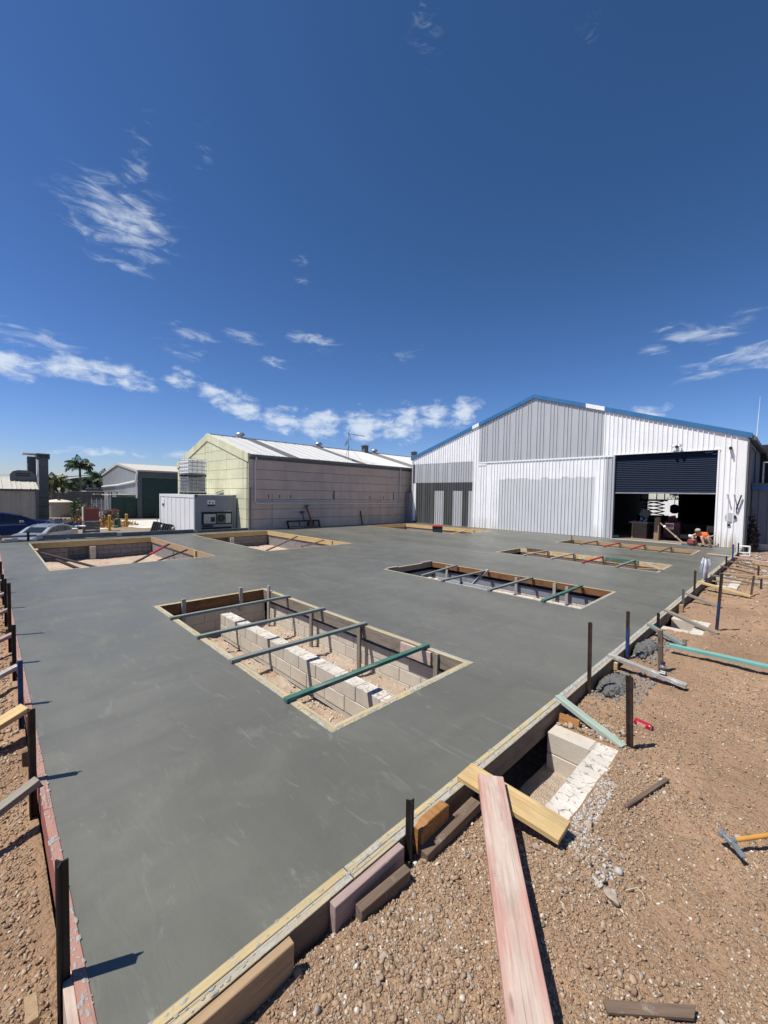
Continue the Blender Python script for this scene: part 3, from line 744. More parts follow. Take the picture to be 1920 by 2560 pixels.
joint_strip(bw, -7.345-cx, -2.725-cx, 3.13-.086-cy, 3.13+.086-cy, .02, .455)
joint_strip(bw, -7.69-cx, -2.61-cx, 4.25-.087-cy, 4.25+.087-cy, -.1, .425)
joint_strip(bw, -7.82-.087-cx, -7.82+.087-cx, y0+.06-cy, 4.12-cy, -.1, .425)
pts_ = rng.uniform(0, 1, (2600, 2)); P_ = np.stack([x0+.1+pts_[:, 0]*(x1-x0-.2), y0+.1+pts_[:, 1]*2.0, np.full(2600, FLOORZ+.012)], 1); P_ = P_[~((P_[:, 1] > 3.02) & (P_[:, 1] < 3.25))]
stones('rubble', P_, .004*(6.5**(rng.uniform(0, 1, len(P_))**2.4)), 'pale rubble and crumbs scattered on the floor of the near pit', 1, mat='stone_pale', cat='rubble')
# green battens across
BAT = [(-6.76, 'timber_greygreen', 'far-end grey green batten lying across the near pit'), (-5.64, 'timber_greygreen', 'second grey green batten across the near pit from its far end'), (-4.565, 'timber_greygreen', 'third grey green batten across the near pit, above a peg'), (-3.345, 'timber_green', 'darkest green batten across the near pit, nearest its open end')]
for x, mt, lb in BAT:
    tag(plank('timber_batten', (x, 2.0, .028), (x+.0, 4.13, .028), .068, .040, mt), lb, 'timber batten', 'battens laid across the near pit')
def peg(x, y, ztop, zbot, lb, mat='timber_grey', w=.07, h=.035, grp=None):
    o = plank('timber_peg', (x, y, zbot), (x+random.uniform(-.01, .01), y, ztop), w, h, mat, up=(0, 1, 0)); tag(o, lb, 'timber peg', grp); return o
for x, zt, lb, mt in [(-7.42, .13, 'tall grey peg at the far corner of the near pit', 'timber_pale_grey'), (-5.91, -.02, 'grey peg under the second batten of the near pit', 'timber_grey'), (-4.62, .0, 'grey peg with orange top under the third batten of the near pit', 'timber_grey'), (-3.14, .0, 'short peg right of the darkest batten in the near pit', 'timber_grey')]:
    peg(x, 4.045, zt, FLOORZ, lb, mt, grp='pegs along the long side of the near pit')
for y, zt, lb in [(2.5, .07, 'grey peg on the short far end of the near pit, nearest the camera side'), (3.57, .12, 'grey peg in the middle of the short far end of the near pit')]:
    o = plank('timber_peg', (-7.665, y, -.35), (-7.665, y, zt), .07, .035, 'timber_pale_grey', up=(1, 0, 0)); tag(o, lb, 'timber peg', 'pegs on the short end of the near pit')
tag(plank('timber_block', (-3.75, 4.048, -.10), (-3.22, 4.048, -.10), .03, .17, 'timber_redfade'), 'short faded red board nailed inside the near pit form', 'timber board')
for x, lb in [(-5.42, 'small orange wood block beside the second batten'), (-4.32, 'small orange wood block beside the third batten'), (-3.02, 'small orange wood block beside the darkest batten')]:
    tag(plank('wood_block', (x-.06, 2.16, -.20), (x+.05, 2.16, -.20), .05, .05, 'timber_orange'), lb, 'wood block', 'offcuts along the near side of the near pit')
splash('grey concrete spattered over the timber rim of the near pit', [(x0, x1, y0, y0+.045, .004, 7), (x0, x1, y1-.045, y1, .004, 6), (x1-.045, x1, y0, y1, .004, 8), (x0, x0+.045, y0, y1, .004, 4)], 9)

# ------------------------------------------------------------------ second pit
x0, x1, y0, y1 = PITS['b']
frame('weathered orange and pale timber form around the second pit, dark blue blocks below', x0, x1, y0, y1, 'form_g', 'form_b', inner='form_g', fars='form_o', h=.15, w=.06)
pit_floor('pit_floor', x0-.05, x1+.05, y0-.05, y1+.3)
bw = thing('block_wall', 'blue grey block walls of the second pit with a cream capped front course', 'block wall', ((x0+x1)/2, 8.6, FLOORZ)); cx, cy = bw.location.x, 8.6
for k in range(3):
    z = -.10+k*(BH+BJ)  # top course blue grey, cream and grey courses below
    course(bw, 'x', x0+.05-cx, x1+.05-cx, 9.76-cy, z, 'block_blue' if k == 2 else 'block_cream', k % 2)
    course(bw, 'y', y0+.05-cy, 9.66-cy, x0-.05-cx, z, 'block_blue' if k == 2 else 'block_grey', k % 2)
for k in range(2): course(bw, 'x', x0+.75-cx, x1-.35-cx, 8.56-cy, .105+k*(BH+BJ), 'block_cream', k, k == 1)
joint_strip(bw, x0+.06-cx, x1+.04-cx, 9.76-.087-cy, 9.76+.087-cy, -.1, .46); joint_strip(bw, x0-.05-.087-cx, x0-.05+.087-cx, y0+.06-cy, 9.65-cy, -.1, .46)
joint_strip(bw, x0+.76-cx, x1-.36-cx, 8.56-.086-cy, 8.56+.086-cy, .02, .46)
for x, xb_, mt, lb in [(-6.74, -6.9, 'timber_greygreen', 'leftmost batten across the second pit, beside the crossing brace'), (-5.74, -5.74, 'timber_greygreen', 'batten across the second pit over the fallen blue slab'), (-4.5, -4.5, 'timber_greygreen', 'green grey batten across the middle of the second pit'), (-3.34, -3.34, 'timber_green', 'dark green batten near the right end of the second pit')]:
    tag(plank('timber_batten', (xb_, 7.55 if xb_ == x else 8.2, .028 if xb_ == x else -.12), (x, 9.56, .028), .07, .04, mt), lb, 'timber batten', 'battens laid across the second pit')
tag(plank('timber_brace', (-5.72, 8.4, -.42), (-5.72, 9.5, .06), .08, .03, 'timber_pale_grey'), 'pale brace leaning steeply under a batten in the second pit', 'timber brace')
for x, zt in [(-7.1, -.04), (-4.92, -.03), (-3.95, -.02), (-3.66, -.05)]:
    peg(x, 9.57, zt, FLOORZ, {-7.1: 'pale peg near the left end of the second pit', -4.92: 'pale peg in the middle of the second pit', -3.95: 'yellow grey peg right of the middle of the second pit', -3.66: 'half hidden peg by the dark batten of the second pit'}[x], 'timber_pale_grey', grp='pegs along the second pit')
tag(plank('stone_slab', (-6.35, 8.15, -.20), (-5.0, 8.35, -.26), .30, .07, 'block_blue', up=(0, -.7, .7)), 'rough blue grey slab lying tilted inside the second pit', 'slab piece')
tag(plank('timber_board', (-7.7, 7.72, .02), (-7.7, 8.1, .02), .08, .03, 'timber_pale_grey'), 'short pale board nailed on the left corner of the second pit form', 'timber board')
tag(plank('timber_board', (-7.72, 9.15, .02), (-7.72, 9.62, .02), .08, .03, 'timber_pale_grey'), 'short pale board on the back left corner of the second pit form', 'timber board')
splash('concrete smeared along the rim of the second pit', [(x0, x1, y0, y0+.045, .004, 4), (x0, x1, y1-.045, y1, .004, 4), (x1-.045, x1, y0, y1, .004, 5)], 12)

# ------------------------------------------------------------------ third and fourth pits
for key, lb, zf, mats, names in [('c', 'third', -.45, ('timber_orange', 'pine_yellow', 'timber_pale_grey'), ['timber_pale_grey', 'timber_pale_grey', 'timber_red', 'timber_greygreen']), ('d', 'fourth', -.42, ('timber_tan', 'pine_yellow_splashed', 'timber_pale_grey'), ['timber_brown', 'timber_red', 'timber_red', 'timber_brown'])]:
    x0, x1, y0, y1 = PITS[key]
    frame('yellow brown timber form around the %s pit, %s' % (lb, 'with one red batten' if key == 'c' else 'closest to the open workshop door'), x0, x1, y0, y1, mats[1], 'form_b', inner='form_g', fars='pine_yellow_splashed' if key == 'c' else 'timber_tan', h=.15, w=.06)
    flat('pit_floor', x0, x1, y0, y1+.2, zf, 'pit_sand')
    bw = thing('block_wall', 'pale block wall under the form of the %s pit' % lb, 'block wall', ((x0+x1)/2, y1, zf)); cx, cy = bw.location.x, y1
    for k in range(2): course(bw, 'x', x0+.05-cx, x1-cx, .12, -.1+k*(BH+BJ), 'block_cream', k)
    joint_strip(bw, x0+.06-cx, x1-.01-cx, .12-.087, .12+.087, -.1, .27)
    cl = {'timber_red': 'red', 'timber_pale_grey': 'pale grey', 'timber_greygreen': 'grey green', 'timber_brown': 'brown'}
    for i, (x, mt) in enumerate(zip((-6.48, -5.54, -4.57, -3.62), names)):
        tag(plank('timber_batten', (x, y0-.06, .028), (x, y1-.05, .028), .07, .04, mt), '%s batten, %s from the left across the %s pit' % (cl[mt], ('first', 'second', 'third', 'fourth')[i], lb), 'timber batten', 'battens laid across the %s pit' % lb)
        peg(x+.05, y1-.07, .0, zf, 'dark peg under the %s batten of the %s pit' % (('first', 'second', 'third', 'fourth')[i], lb), 'timber_grey', .08, .04, 'pegs of the %s pit' % lb)
    splash('concrete smeared along the rim of the %s pit' % lb, [(x0, x1, y0, y0+.045, .004, 3), (x0, x1, y1-.045, y1, .004, 3), (x1-.045, x1, y0, y1, .004, 5)], 20)
peg(-7.52, 20.0, .21, -.3, 'thin brown peg sticking up at the left end of the fourth pit', 'timber_brown', .05, .04)
x0, x1, y0, y1 = PITS['c']
tag(plank('timber_board', (-7.3, 14.93, .03), (-6.55, 14.93, .03), .09, .03, 'timber_brown'), 'brown board nailed over the back left corner of the third pit', 'timber board')
tag(plank('timber_board', (-2.62, 13.5, .03), (-3.1, 14.3, .03), .09, .03, 'timber_pale_grey'), 'pale board set diagonally at the right end of the third pit', 'timber board')
tag(plank('timber_board', (-3.1, 13.2, .03), (-2.62, 13.6, .03), .07, .03, 'timber_tan'), 'tan board in the right front corner of the third pit', 'timber board')
tag(plank('timber_board', (-4.5, 14.93, -.02), (-3.5, 14.93, -.02), .03, .10, 'timber_green'), 'green board behind the third pit batten', 'timber board')

# ------------------------------------------------------------------ three large pits on the left
for key, lb, br in [('e', 'large front left pit with the red tipped brace', 0), ('f', 'large middle left pit beside the refrigerated container', 1), ('g', 'far left pit holding the wheelie bin', 2)]:
    x0, x1, y0, y1 = PITS[key]
    frame('new yellow pine form around the %s' % lb, x0, x1, y0, y1, 'pine_yellow', 'form_b', inner='pine_yellow', fars='timber_tan' if key == 'e' else 'pine_yellow', h=.22)
    pit_floor('pit_floor', x0-.2, x1+.05, y0-.05, y1+.3, -.75)
    bw = thing('block_wall', 'grey block walls inside the %s' % lb, 'block wall', ((x0+x1)/2, (y0+y1)/2, -.75)); cx, cy = bw.location.x, bw.location.y
    for k in range(3):
        z = -.05+k*(BH+BJ); zt = k
        ym = y0+(y1-y0)*.38
        if key != 'g':
            course(bw, 'y', y0+.05-cy, ym-.4-cy, x0-.10-cx, z, 'block_grey', k % 2)
            course(bw, 'y', ym-.4-cy, ym+.35-cy, x0-.36-cx, z, 'block_grey', k % 2)
            course(bw, 'y', ym+.35-cy, y1-cy, x0-.10-cx, z, 'block_grey', k % 2)
            link('block', block_mesh(BL, BW, BH, 'block_cream'), bw, (x0-.02-cx, ym+.38-cy, z+BH/2))
        else: course(bw, 'y', y0+.05-cy, y1-cy, x0-.10-cx, z, 'block_grey', k % 2)
        course(bw, 'x', x0-cx, x1-cx, y1+.10-cy, z, 'block_grey', k % 2)
    joint_strip(bw, x0+.01-cx, x1-.01-cx, y1+.10-.087-cy, y1+.10+.087-cy, -.1, .51)
B = lambda lb, p0, p1, mat, w=.09, h=.045: tag(plank('timber_brace', p0, p1, w, h, mat), lb, 'timber brace')
B('dark brace slanting down from the left side of the front left pit', (-17.1, 1.22, -.06), (-15.2, 2.9, -.62), 'timber_dark', .11)
B('second dark brace low in the front left pit', (-15.5, 1.45, -.10), (-14.3, 2.5, -.68), 'timber_dark', .11)
rb = B('steel brace with a red painted upper half in the front left pit', (-16.95, 5.0, -.03), (-16.2, 3.9, -.40), 'steel_rust', .09)
rb2 = plank('painted_end', (-.36, 0, .002), (.30, 0, .002), .094, .05, 'red_plastic', rb)
rb['label'] = 'brace with a red painted upper half in the front left pit'
B('brown lower length of the brace below the red one in the front left pit', (-16.2, 3.9, -.40), (-15.9, 3.2, -.66), 'timber_dark', .10)
B('dark brace against the right side of the front left pit', (-14.85, 4.98, -.02), (-15.1, 4.1, -.36), 'timber_dark', .10)
B('brown brace in the middle left pit, left one of two', (-16.5, 10.45, -.02), (-16.1, 8.6, -.52), 'timber_brown', .10)
B('brown brace in the middle left pit, right one of two', (-14.4, 10.45, -.02), (-15.6, 10.1, -.40), 'timber_brown', .10)
B('new yellow brace in the far left pit beside the wheelie bin', (-14.0, 21.05, .0), (-14.9, 19.5, -.45), 'pine_yellow', .10)
for (x, y, lb) in ((-14.3, 5.04, 'yellow timber cleat on the right side of the front left pit'), (-14.0, 10.58, 'yellow timber cleat on the right side of the middle left pit'), (-13.75, 21.1, 'yellow timber cleat beside the brace in the far left pit')):
    tag(plank('timber_cleat', (x, y, -.24), (x, y, .0), .10, .05, 'pine_yellow', up=(0, 1, 0)), lb, 'timber cleat')
tag(plank('timber_cleat', (-17.6, 1.12, .01), (-17.25, 1.12, .01), .10, .04, 'pine_yellow'), 'small yellow cleat on the near rim of the front left pit', 'timber cleat')
# ------------------------------------------------------------------ corrugated sheet
def sheet(parent, x0, x1, z0, zt, mat, pitch=.19, rib=.042, name='cladding_sheet', axis='x', fixed=0.0, sgn=-1, wr=.028):
    """ribbed vertical sheet between x0 and x1; zt = function giving its top. axis x: lies in plane y=fixed facing sgn*y"""
    pts = [x0]; x = math.ceil((x0+1e-4)/pitch)*pitch; prof = [(x0, 0)]
    while x < x1-.03:
        prof += [(x-wr, 0), (x-wr*.45, rib), (x+wr*.45, rib), (x+wr, 0)] if x-wr > x0 and x+wr < x1 else []
        x += pitch
    prof.append((x1, 0))
    # extra points for slope accuracy are not needed: tops are straight
    V = []; F = []
    for (px, d) in prof:
        z1 = zt(px)
        if axis == 'x': V += [(px, fixed+sgn*d, z0), (px, fixed+sgn*d, z1)]
        else: V += [(fixed+sgn*d, px, z0), (fixed+sgn*d, px, z1)]
    for i in range(len(prof)-1): F.append((2*i, 2*i+2, 2*i+3, 2*i+1))
    me = D.meshes.new(name); me.from_pydata(V, [], F); me.materials.append(MAT[mat]); return link(name, me, parent)
def sheets(parent, a, b, z0, zt, mat, cover=.762, **k):
    x = a
    while x < b-.01:
        e = min(x+cover, b); sheet(parent, x, e, z0, zt, mat, **k); x = e
def roofsheets(parent, a, b, mat_f, p_eave, p_ridge, cover=.762, pitch=.19, rib=.02, name='roof_sheet', axis='y'):
    """sheets side by side along 'axis'; p_eave/p_ridge are (x,z)"""
    y = a
    ex, ez = p_eave; rx, rz = p_ridge; d = math.hypot(rx-ex, rz-ez); nx, nz = -(rz-ez)/d, (rx-ex)/d
    if nz < 0: nx, nz = -nx, -nz
    while y < b-.01:
        e = min(y+cover, b); prof = [(y, 0)]; q = math.ceil((y+1e-4)/pitch)*pitch
        while q < e-.03:
            if q-.034 > y and q+.034 < e: prof += [(q-.034, 0), (q-.014, rib), (q+.014, rib), (q+.034, 0)]
            q += pitch
        prof.append((e, 0)); V = []; F = []
        for py, dd in prof:
            V += [(ex+nx*dd, py, ez+nz*dd), (rx+nx*dd, py, rz+nz*dd)] if axis == 'y' else [(py, ex+nx*dd, ez+nz*dd), (py, rx+nx*dd, rz+nz*dd)]
        for i in range(len(prof)-1): F.append((2*i, 2*i+2, 2*i+3, 2*i+1))
        me = D.meshes.new(name); me.from_pydata(V, [], F); me.materials.append(MAT[mat_f((y+e)/2)]); link(name, me, parent); y = e

# ------------------------------------------------------------------ big white warehouse
WX0, WX1, WY, WB = -20.1, -1.55, 22.6, 42.0
WC = (WX0+WX1)/2; EZ, RZ = 4.66, 7.72
wh = thing('warehouse', 'large white ribbed metal warehouse with blue gable trim and a half open dark roller door', 'warehouse')
slope = lambda x: RZ-(RZ-EZ)*abs(x-WC)/(WC-WX0)
zt = lambda h: (lambda x: min(h, slope(x)))
full = slope
Yf = WY
k = dict(fixed=Yf)
sheets(wh, -20.05, -19.74, .12, zt(2.90), 'clad_white', **k)
sheet(wh, -19.88, -19.74, 2.93, zt(4.28), 'clad_bare', **k)
sheets(wh, -19.74, -17.97, -.02, zt(2.93), 'clad_dark', **k)
sheet(wh, -17.97, -17.18, -.02, zt(2.36), 'clad_bare', **k); sheet(wh, -17.97, -17.18, 2.362, zt(2.93), 'clad_dark', **k)
sheets(wh, -17.18, -16.40, -.02, zt(2.93), 'clad_dark', **k)
sheet(wh, -16.40, -15.65, -.02, zt(2.36), 'clad_bare', **k); sheet(wh, -16.40, -15.65, 2.362, zt(2.93), 'clad_dark', **k)
sheets(wh, -15.65, -15.15, -.02, zt(2.93), 'clad_dark', **k); sheets(wh, -15.15, -14.86, -.02, zt(2.36), 'clad_bare', **k); sheet(wh, -15.15, -14.86, 2.362, zt(2.93), 'clad_dark', **k)
sheets(wh, -19.74, -14.86, 2.932, zt(4.28), 'clad_bare', fixed=Yf-.004)
sheets(wh, -20.05, -14.86, 4.282, full, 'clad_white', fixed=Yf-.008)
sheets(wh, -14.86, -14.45, -.02, full, 'clad_white', fixed=Yf-.006)
sheets(wh, -14.45, WC, 4.18, full, 'clad_bare', **k); sheets(wh, WC, -7.08, 4.18, full, 'clad_bare', **k)
sheets(wh, -14.45, -12.95, -.02, zt(4.15), 'clad_white', **k)
x = -12.95; rw = random.Random(3)
while x < -7.44:
    e = min(x+.19*2, -7.43); hp = 3.10+rw.uniform(-.07, .07)
    sheet(wh, x, e, hp, zt(4.15), 'clad_white', **k); sheet(wh, x, e, -.02, zt(hp-.002), 'clad_patch', fixed=Yf+.002); x = e
sheets(wh, -7.43, -6.95, -.02, zt(4.15), 'clad_white', **k)
sheets(wh, -6.95, -6.58, -.02, zt(4.15), 'clad_bare', **k)
sheets(wh, -7.08, -6.58, 4.152, full, 'clad_white', fixed=Yf-.004)
sheets(wh, -6.58, -2.47, 4.215, full, 'clad_white', fixed=Yf-.004)
sheets(wh, -2.47, WX1, -.02, full, 'clad_white_dirty', fixed=Yf-.002)
MB().box(-14.45, -6.58, Yf-.045, Yf-.03, 4.12, 4.20).build('flashing', 'clad_white', wh)
MB().box(-14.45, -13.9, Yf-.03, Yf-.012, 3.98, 4.12).build('flashing', 'clad_white', wh)
MB().box(-20.1, -20.0, Yf-.06, Yf+.06, -.1, 4.6).build('corner_post', 'clad_bare', wh)
MB().box(-1.56, -1.50, Yf-.05, Yf+.05, -.1, 4.62).build('corner_post', 'grey_trim', wh)
MB().box(-6.60, -6.52, Yf-.04, Yf+.12, -.02, 4.21).build('door_jamb', 'clad_bare', wh)
MB().box(-2.50, -2.44, Yf-.04, Yf+.12, -.02, 4.21).build('door_jamb', 'clad_white_dirty', wh)
MB().box(-6.6, -2.42, Yf-.046, Yf+.0, 4.19, 4.235).build('door_head', 'clad_white', wh)
# barge trim on the gable
def barge(xa, xb, mat, lift=0.0):
    za, zb = slope(xa), slope(xb)
    MB().prism([(xa, za-.02+lift), (xb, zb-.02+lift), (xb, zb+.19+lift), (xa, za+.19+lift)], Yf-.09-lift*.3, Yf+.10).build('barge_trim', mat, wh)
barge(-20.22, -14.95, 'blue_trim'); barge(-14.94, -14.46, 'clad_white', .004); barge(-14.45, WC, 'blue_trim')
barge(WC, -8.0, 'blue_trim'); barge(-7.99, -7.08, 'clad_white', .004); barge(-7.07, -1.42, 'blue_trim')
# roof
for a, b_ in ((WX0-.12, WC), (WC, WX1+.18)):
    V = [(a, Yf+.1, slope(a)+.16), (b_, Yf+.1, slope(b_)+.16), (b_, WB, slope(b_)+.16), (a, WB, slope(a)+.16)]
    V += [(x, y, z-.04) for x, y, z in V]
    MB().add(V, [(0, 1, 2, 3), (7, 6, 5, 4), (0, 4, 5, 1), (1, 5, 6, 2), (2, 6, 7, 3), (3, 7, 4, 0)]).build('roof', 'clad_bare', wh)
MB().box(WX1+.10, WX1+.24, Yf+.02, WB, 4.52, 4.68).build('gutter', 'steel_grey', wh)
MB().box(WX1+.02, WX1+.09, Yf+.1, 27, 4.30, 4.40).build('eave_rail', 'grey_trim', wh)
sheets(wh, Yf, 26.6, -.1, lambda x: 4.52, 'clad_bluegrey', axis='y', fixed=WX1, sgn=1)
sheets(wh, 27.6, WB, -.1, lambda x: 4.52, 'clad_bluegrey', axis='y', fixed=WX1, sgn=1)
MB().tube([(WX1+.08, 26.0, 4.4), (WX1+.08, 26.0, 2.8)], .05).build('downpipe', 'steel_grey', wh)
MB().tube([(WX1+.06, 22.7, 4.4), (WX1+.06, 22.7, -.1)], .045).build('downpipe', 'grey_trim', wh)
sheets(wh, Yf, WB, -.1, lambda x: 4.52, 'clad_bluegrey', axis='y', fixed=WX0, sgn=-1)
# inside
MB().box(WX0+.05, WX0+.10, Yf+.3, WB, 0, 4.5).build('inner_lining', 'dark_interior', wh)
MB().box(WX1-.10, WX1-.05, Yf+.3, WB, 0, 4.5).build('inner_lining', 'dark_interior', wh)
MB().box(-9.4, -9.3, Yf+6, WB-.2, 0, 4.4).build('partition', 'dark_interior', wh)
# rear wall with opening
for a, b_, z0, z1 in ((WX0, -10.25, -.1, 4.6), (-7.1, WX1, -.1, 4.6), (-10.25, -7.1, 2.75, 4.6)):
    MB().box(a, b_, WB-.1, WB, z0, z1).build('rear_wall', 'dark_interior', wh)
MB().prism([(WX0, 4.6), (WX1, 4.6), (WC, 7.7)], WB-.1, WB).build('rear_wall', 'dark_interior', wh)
MB().box(WX0+.1, WX1-.1, Yf+.16, Yf+.20, 4.6, 4.66).build('tie_beam', 'steel_grey', wh)
flat('workshop_floor', WX0, WX1, Yf-.1, WB+30, .008, 'yard_dirt')
# roller door
dr = thing('roller_door', 'dark blue grey roller door half raised in the warehouse opening', 'roller door', (-4.5, Yf+.10, 0))
zc = 2.34; i = 0
while zc < 4.2:
    ph = .085
    me_k = ('slat',)
    if me_k not in _cache:
        n = 5; V = []; F = []
        for q in range(n+1):
            a = math.pi*q/n; V += [(-2.03, -.022*math.sin(a), q*ph/n), (2.03, -.022*math.sin(a), q*ph/n)]
        for q in range(n): F.append((2*q, 2*q+1, 2*q+3, 2*q+2))
        mm = D.meshes.new('slat'); mm.from_pydata(V, [], F); mm.materials.append(MAT['shutter']); mm.polygons.foreach_set('use_smooth', [True]*n); _cache[me_k] = mm
    link('slat', _cache[me_k], dr, (0, (0 if zc < 3.55 else .012), zc)); zc += ph+.004
MB().box(-1.96, 2.03, -.035, .02, 2.28, 2.335).build('bottom_rail', 'galv', dr)
MB().box(-2.06, -2.0, -.03, .05, 0, 4.2).build('guide', 'charcoal', dr)
MB().box(2.0, 2.06, -.03, .05, 0, 4.2).build('guide', 'charcoal', dr)
# fittings on the front wall
fl = thing('floodlight', 'small twin floodlight mounted above the roller door', 'floodlight', (-3.97, Yf-.05, 4.42))
MB().box(-.05, .05, -.08, .03, -.06, .06).build('bracket', 'black_plastic', fl)
for s in (-1, 1): MB().lathe([(.03, -.05), (.07, -.0), (.08, .05), (.02, .06)], 10).build('lamp_head', 'galv', fl, (s*.12, -.10, .03), (R(60), 0, R(20*s)), True)
tag(MB().box(-.05, .05, -.16, 0, -.05, .05).box(-.02, .02, -.24, -.16, -.02, .06).build('camera_unit', 'black_plastic', None, (-2.08, Yf-.03, 4.22)), 'small dark camera on the white wall right of the roller door', 'security camera')
for x, lb in ((-2.11, 'left white hook bracket on the wall right of the roller door'), (-1.90, 'right white hook bracket beside the slanted bar')):
    b_ = thing('wall_bracket', lb, 'bracket', (x, Yf-.03, 2.27)); MB().box(-.02, .02, -.26, 0, -.015, .015).box(-.02, .02, -.28, -.24, -.015, .05).build('arm', 'white_paint', b_); MB().box(-.03, .03, -.01, .0, -.12, .05).build('plate', 'white_paint', b_)
fr = tag(MB().beam((-1.66, Yf-.10, 2.25), (-1.80, Yf-.10, 1.66), .03, .05).beam((-1.80, Yf-.10, 1.66), (-1.80, Yf-.02, 1.5), .03, .03).build('slanted_bar', 'black_plastic'), 'black slanted bar leaning from the white wall near the corner', 'bar')
tag(MB().lathe([(.02, 0), (.19, 0), (.19, .012), (.0, .014)], 24).build('round_patch', 'clad_bare', None, (-1.98, Yf-.028, 1.30), (R(90), 0, 0)), 'round pale disc on the wall beside the black socket box', 'disc')
tag(MB().box(-.04, .04, -.04, 0, -.06, .06).build('socket_box', 'black_plastic', None, (-1.83, Yf-.03, 1.32)), 'small black box on the white wall right of the round disc', 'box')
tag(MB().lathe([(.055, 0), (.055, .02), (.02, .022)], 12).build('vent_hole', 'dark_gap', None, (-2.02, Yf-.03, .98), (R(90), 0, 0)), 'round dark hole cover low on the rusty white wall', 'vent')
tag(MB().tube([(0, 0, 0), (.05, 0, 2.0)], [.018, .006], 5).build('antenna', 'white_paint', None, (-1.55, 27, 5.1)), 'thin white whip antenna standing on the warehouse roof edge', 'antenna')
# annex on the right
ax = thing('annex', 'low lean-to with blue fascia and dark ribbed sheets right of the warehouse', 'annex', (0, 0, 0))
sheets(ax, -1.44, 6, .12, lambda x: 2.5, 'clad_bluegrey', fixed=24.5, pitch=.30)
MB().box(-1.46, 6, 24.40, 24.5, 2.50, 2.72).build('fascia', 'blue_trim', ax)
MB().box(-1.46, 6, 24.35, 30, 2.72, 2.80).build('deck', 'grey_trim', ax)
MB().box(-1.44, 6, 24.45, 24.6, -.15, .12).build('plinth', 'cream_white', ax)
for x in (-1.12, -.55, .3): MB().beam((x, 24.5, 2.8), (x, 24.5, 3.75), .06, .06).build('post', 'galv', ax)
MB().beam((-1.12, 24.5, 3.72), (1.2, 24.5, 3.72), .05, .05).build('handrail', 'galv', ax)
MB().box(-1.5, 6, 29.5, 29.6, 2.8, 5).build('rear_wall', 'dark_interior', ax)

# ------------------------------------------------------------------ left tilt-up building
LX, LY0, LY1 = -20.6, 10.0, 34.0
LRX = -26.2; LLX = -31.8; LEZ, LRZ = 4.05, 5.62
lb_ = thing('factory_building', 'long tilt-up panel building, pale yellow gable and taupe side wall, white metal roof', 'building')
zj = [-.15, .56, 1.11, 1.66, 2.20, 2.74, 3.28, 3.82]
gap = .016
def wallpanel(a, b, z0, z1, mat, axis='y', f=LX, d=.10):
    bb = MB()
    if axis == 'y': bb.box(f-d, f, a+gap/2, b-gap/2, z0+gap/2, z1-gap/2)
    else: bb.box(a+gap/2, b-gap/2, f, f+d, z0+gap/2, z1-gap/2)
    bb.build('wall_panel', mat, lb_, bevel=.006)
vj = [10.02, 15.63, 21.2, 26.8, 34]
for i in range(len(vj)-1):
    for j in range(len(zj)-1):
        if i == 1 and j in (3,): wallpanel(vj[i]+.15, 21.1, zj[j], zj[j+1], 'panel_pink'); continue
        wallpanel(vj[i], vj[i+1], zj[j], zj[j+1], 'panel_taupe')
MB().box(LX-.2, LX-.102, LY0, LY1, -.8, 4.0).build('wall_core', 'dark_gap', lb_)
for y in (10.25, 15.63, 21.2): MB().box(LX-.01, LX+.012, y-.03, y+.03, -.1, 3.82).build('joint_cover', 'panel_pink', lb_)
# gable panels
gx = [LLX, -29.1, -26.2, -23.4, LX-.005]
gs = lambda x: LRZ-(LRZ-LEZ)*abs(x-LRX)/(LRX-LLX)
zg = [-.8, .02, .56, 1.11, 1.67, 2.23, 2.78, 3.33, 3.9, 4.5, 5.2]
for i in range(4):
    for j in range(len(zg)-1):
        a, b_ = gx[i]+gap/2, gx[i+1]-gap/2; z0, z1 = zg[j]+gap/2, zg[j+1]-gap/2
        t0, t1 = gs(a)-.42, gs(b_)-.42
        if max(t0, t1) <= z0+.02: continue
        # clip the panel top to the slope
        poly = [(a, z0), (b_, z0)]
        top = []
        def X_at(z): # x where slope = z inside (a,b)
            return a+(b_-a)*(z-t0)/(t1-t0)
        if min(t0, t1) >= z1: poly += [(b_, z1), (a, z1)]
        else:
            pts = []
            if t1 > z1: pts += [(b_, z1), (X_at(z1), z1)]
            elif t1 > z0: pts += [(b_, t1)]
            else: poly[1] = (X_at(z0), z0)
            if t0 > z1: pts += [(X_at(z1), z1), (a, z1)]
            elif t0 > z0: pts += [(a, t0)]
            else: poly[0] = (X_at(z0), z0)
            poly += pts
        MB().prism(poly, LY0, LY0+.1).build('wall_panel', 'panel_yellow', lb_)
MB().prism([(LLX, -.8), (LX-.02, -.8), (LX-.02, gs(LX)-.1), (LRX, LRZ-.1), (LLX, gs(LLX)-.1)], LY0+.11, LY0+.2).build('wall_core', 'dark_gap', lb_)
vs = [LLX-.05, -30.2, -28.3, LRX, -24.3, -22.6, LX+.03]
for a, b_ in zip(vs[:-1], vs[1:]):
    a += .006; b_ -= .006
    MB().prism([(a, gs(a)-.40), (b_, gs(b_)-.40), (b_, gs(b_)+.08), (a, gs(a)+.08)], LY0-.05, LY0+.06).build('verge_panel', 'panel_yellow', lb_, bevel=.006)
rf = lambda y: 'roof_strip' if (12.62 < y < 13.4 or 18.0 < y < 18.8 or 23.3 < y < 24.2) else 'roof_white'
roofsheets(lb_, LY0+.08, LY1, rf, (LX+.10, LEZ+.02), (LRX, LRZ+.04))
roofsheets(lb_, LY0+.08, LY1, lambda y: 'roof_white', (LLX-.10, LEZ+.02), (LRX, LRZ+.04))
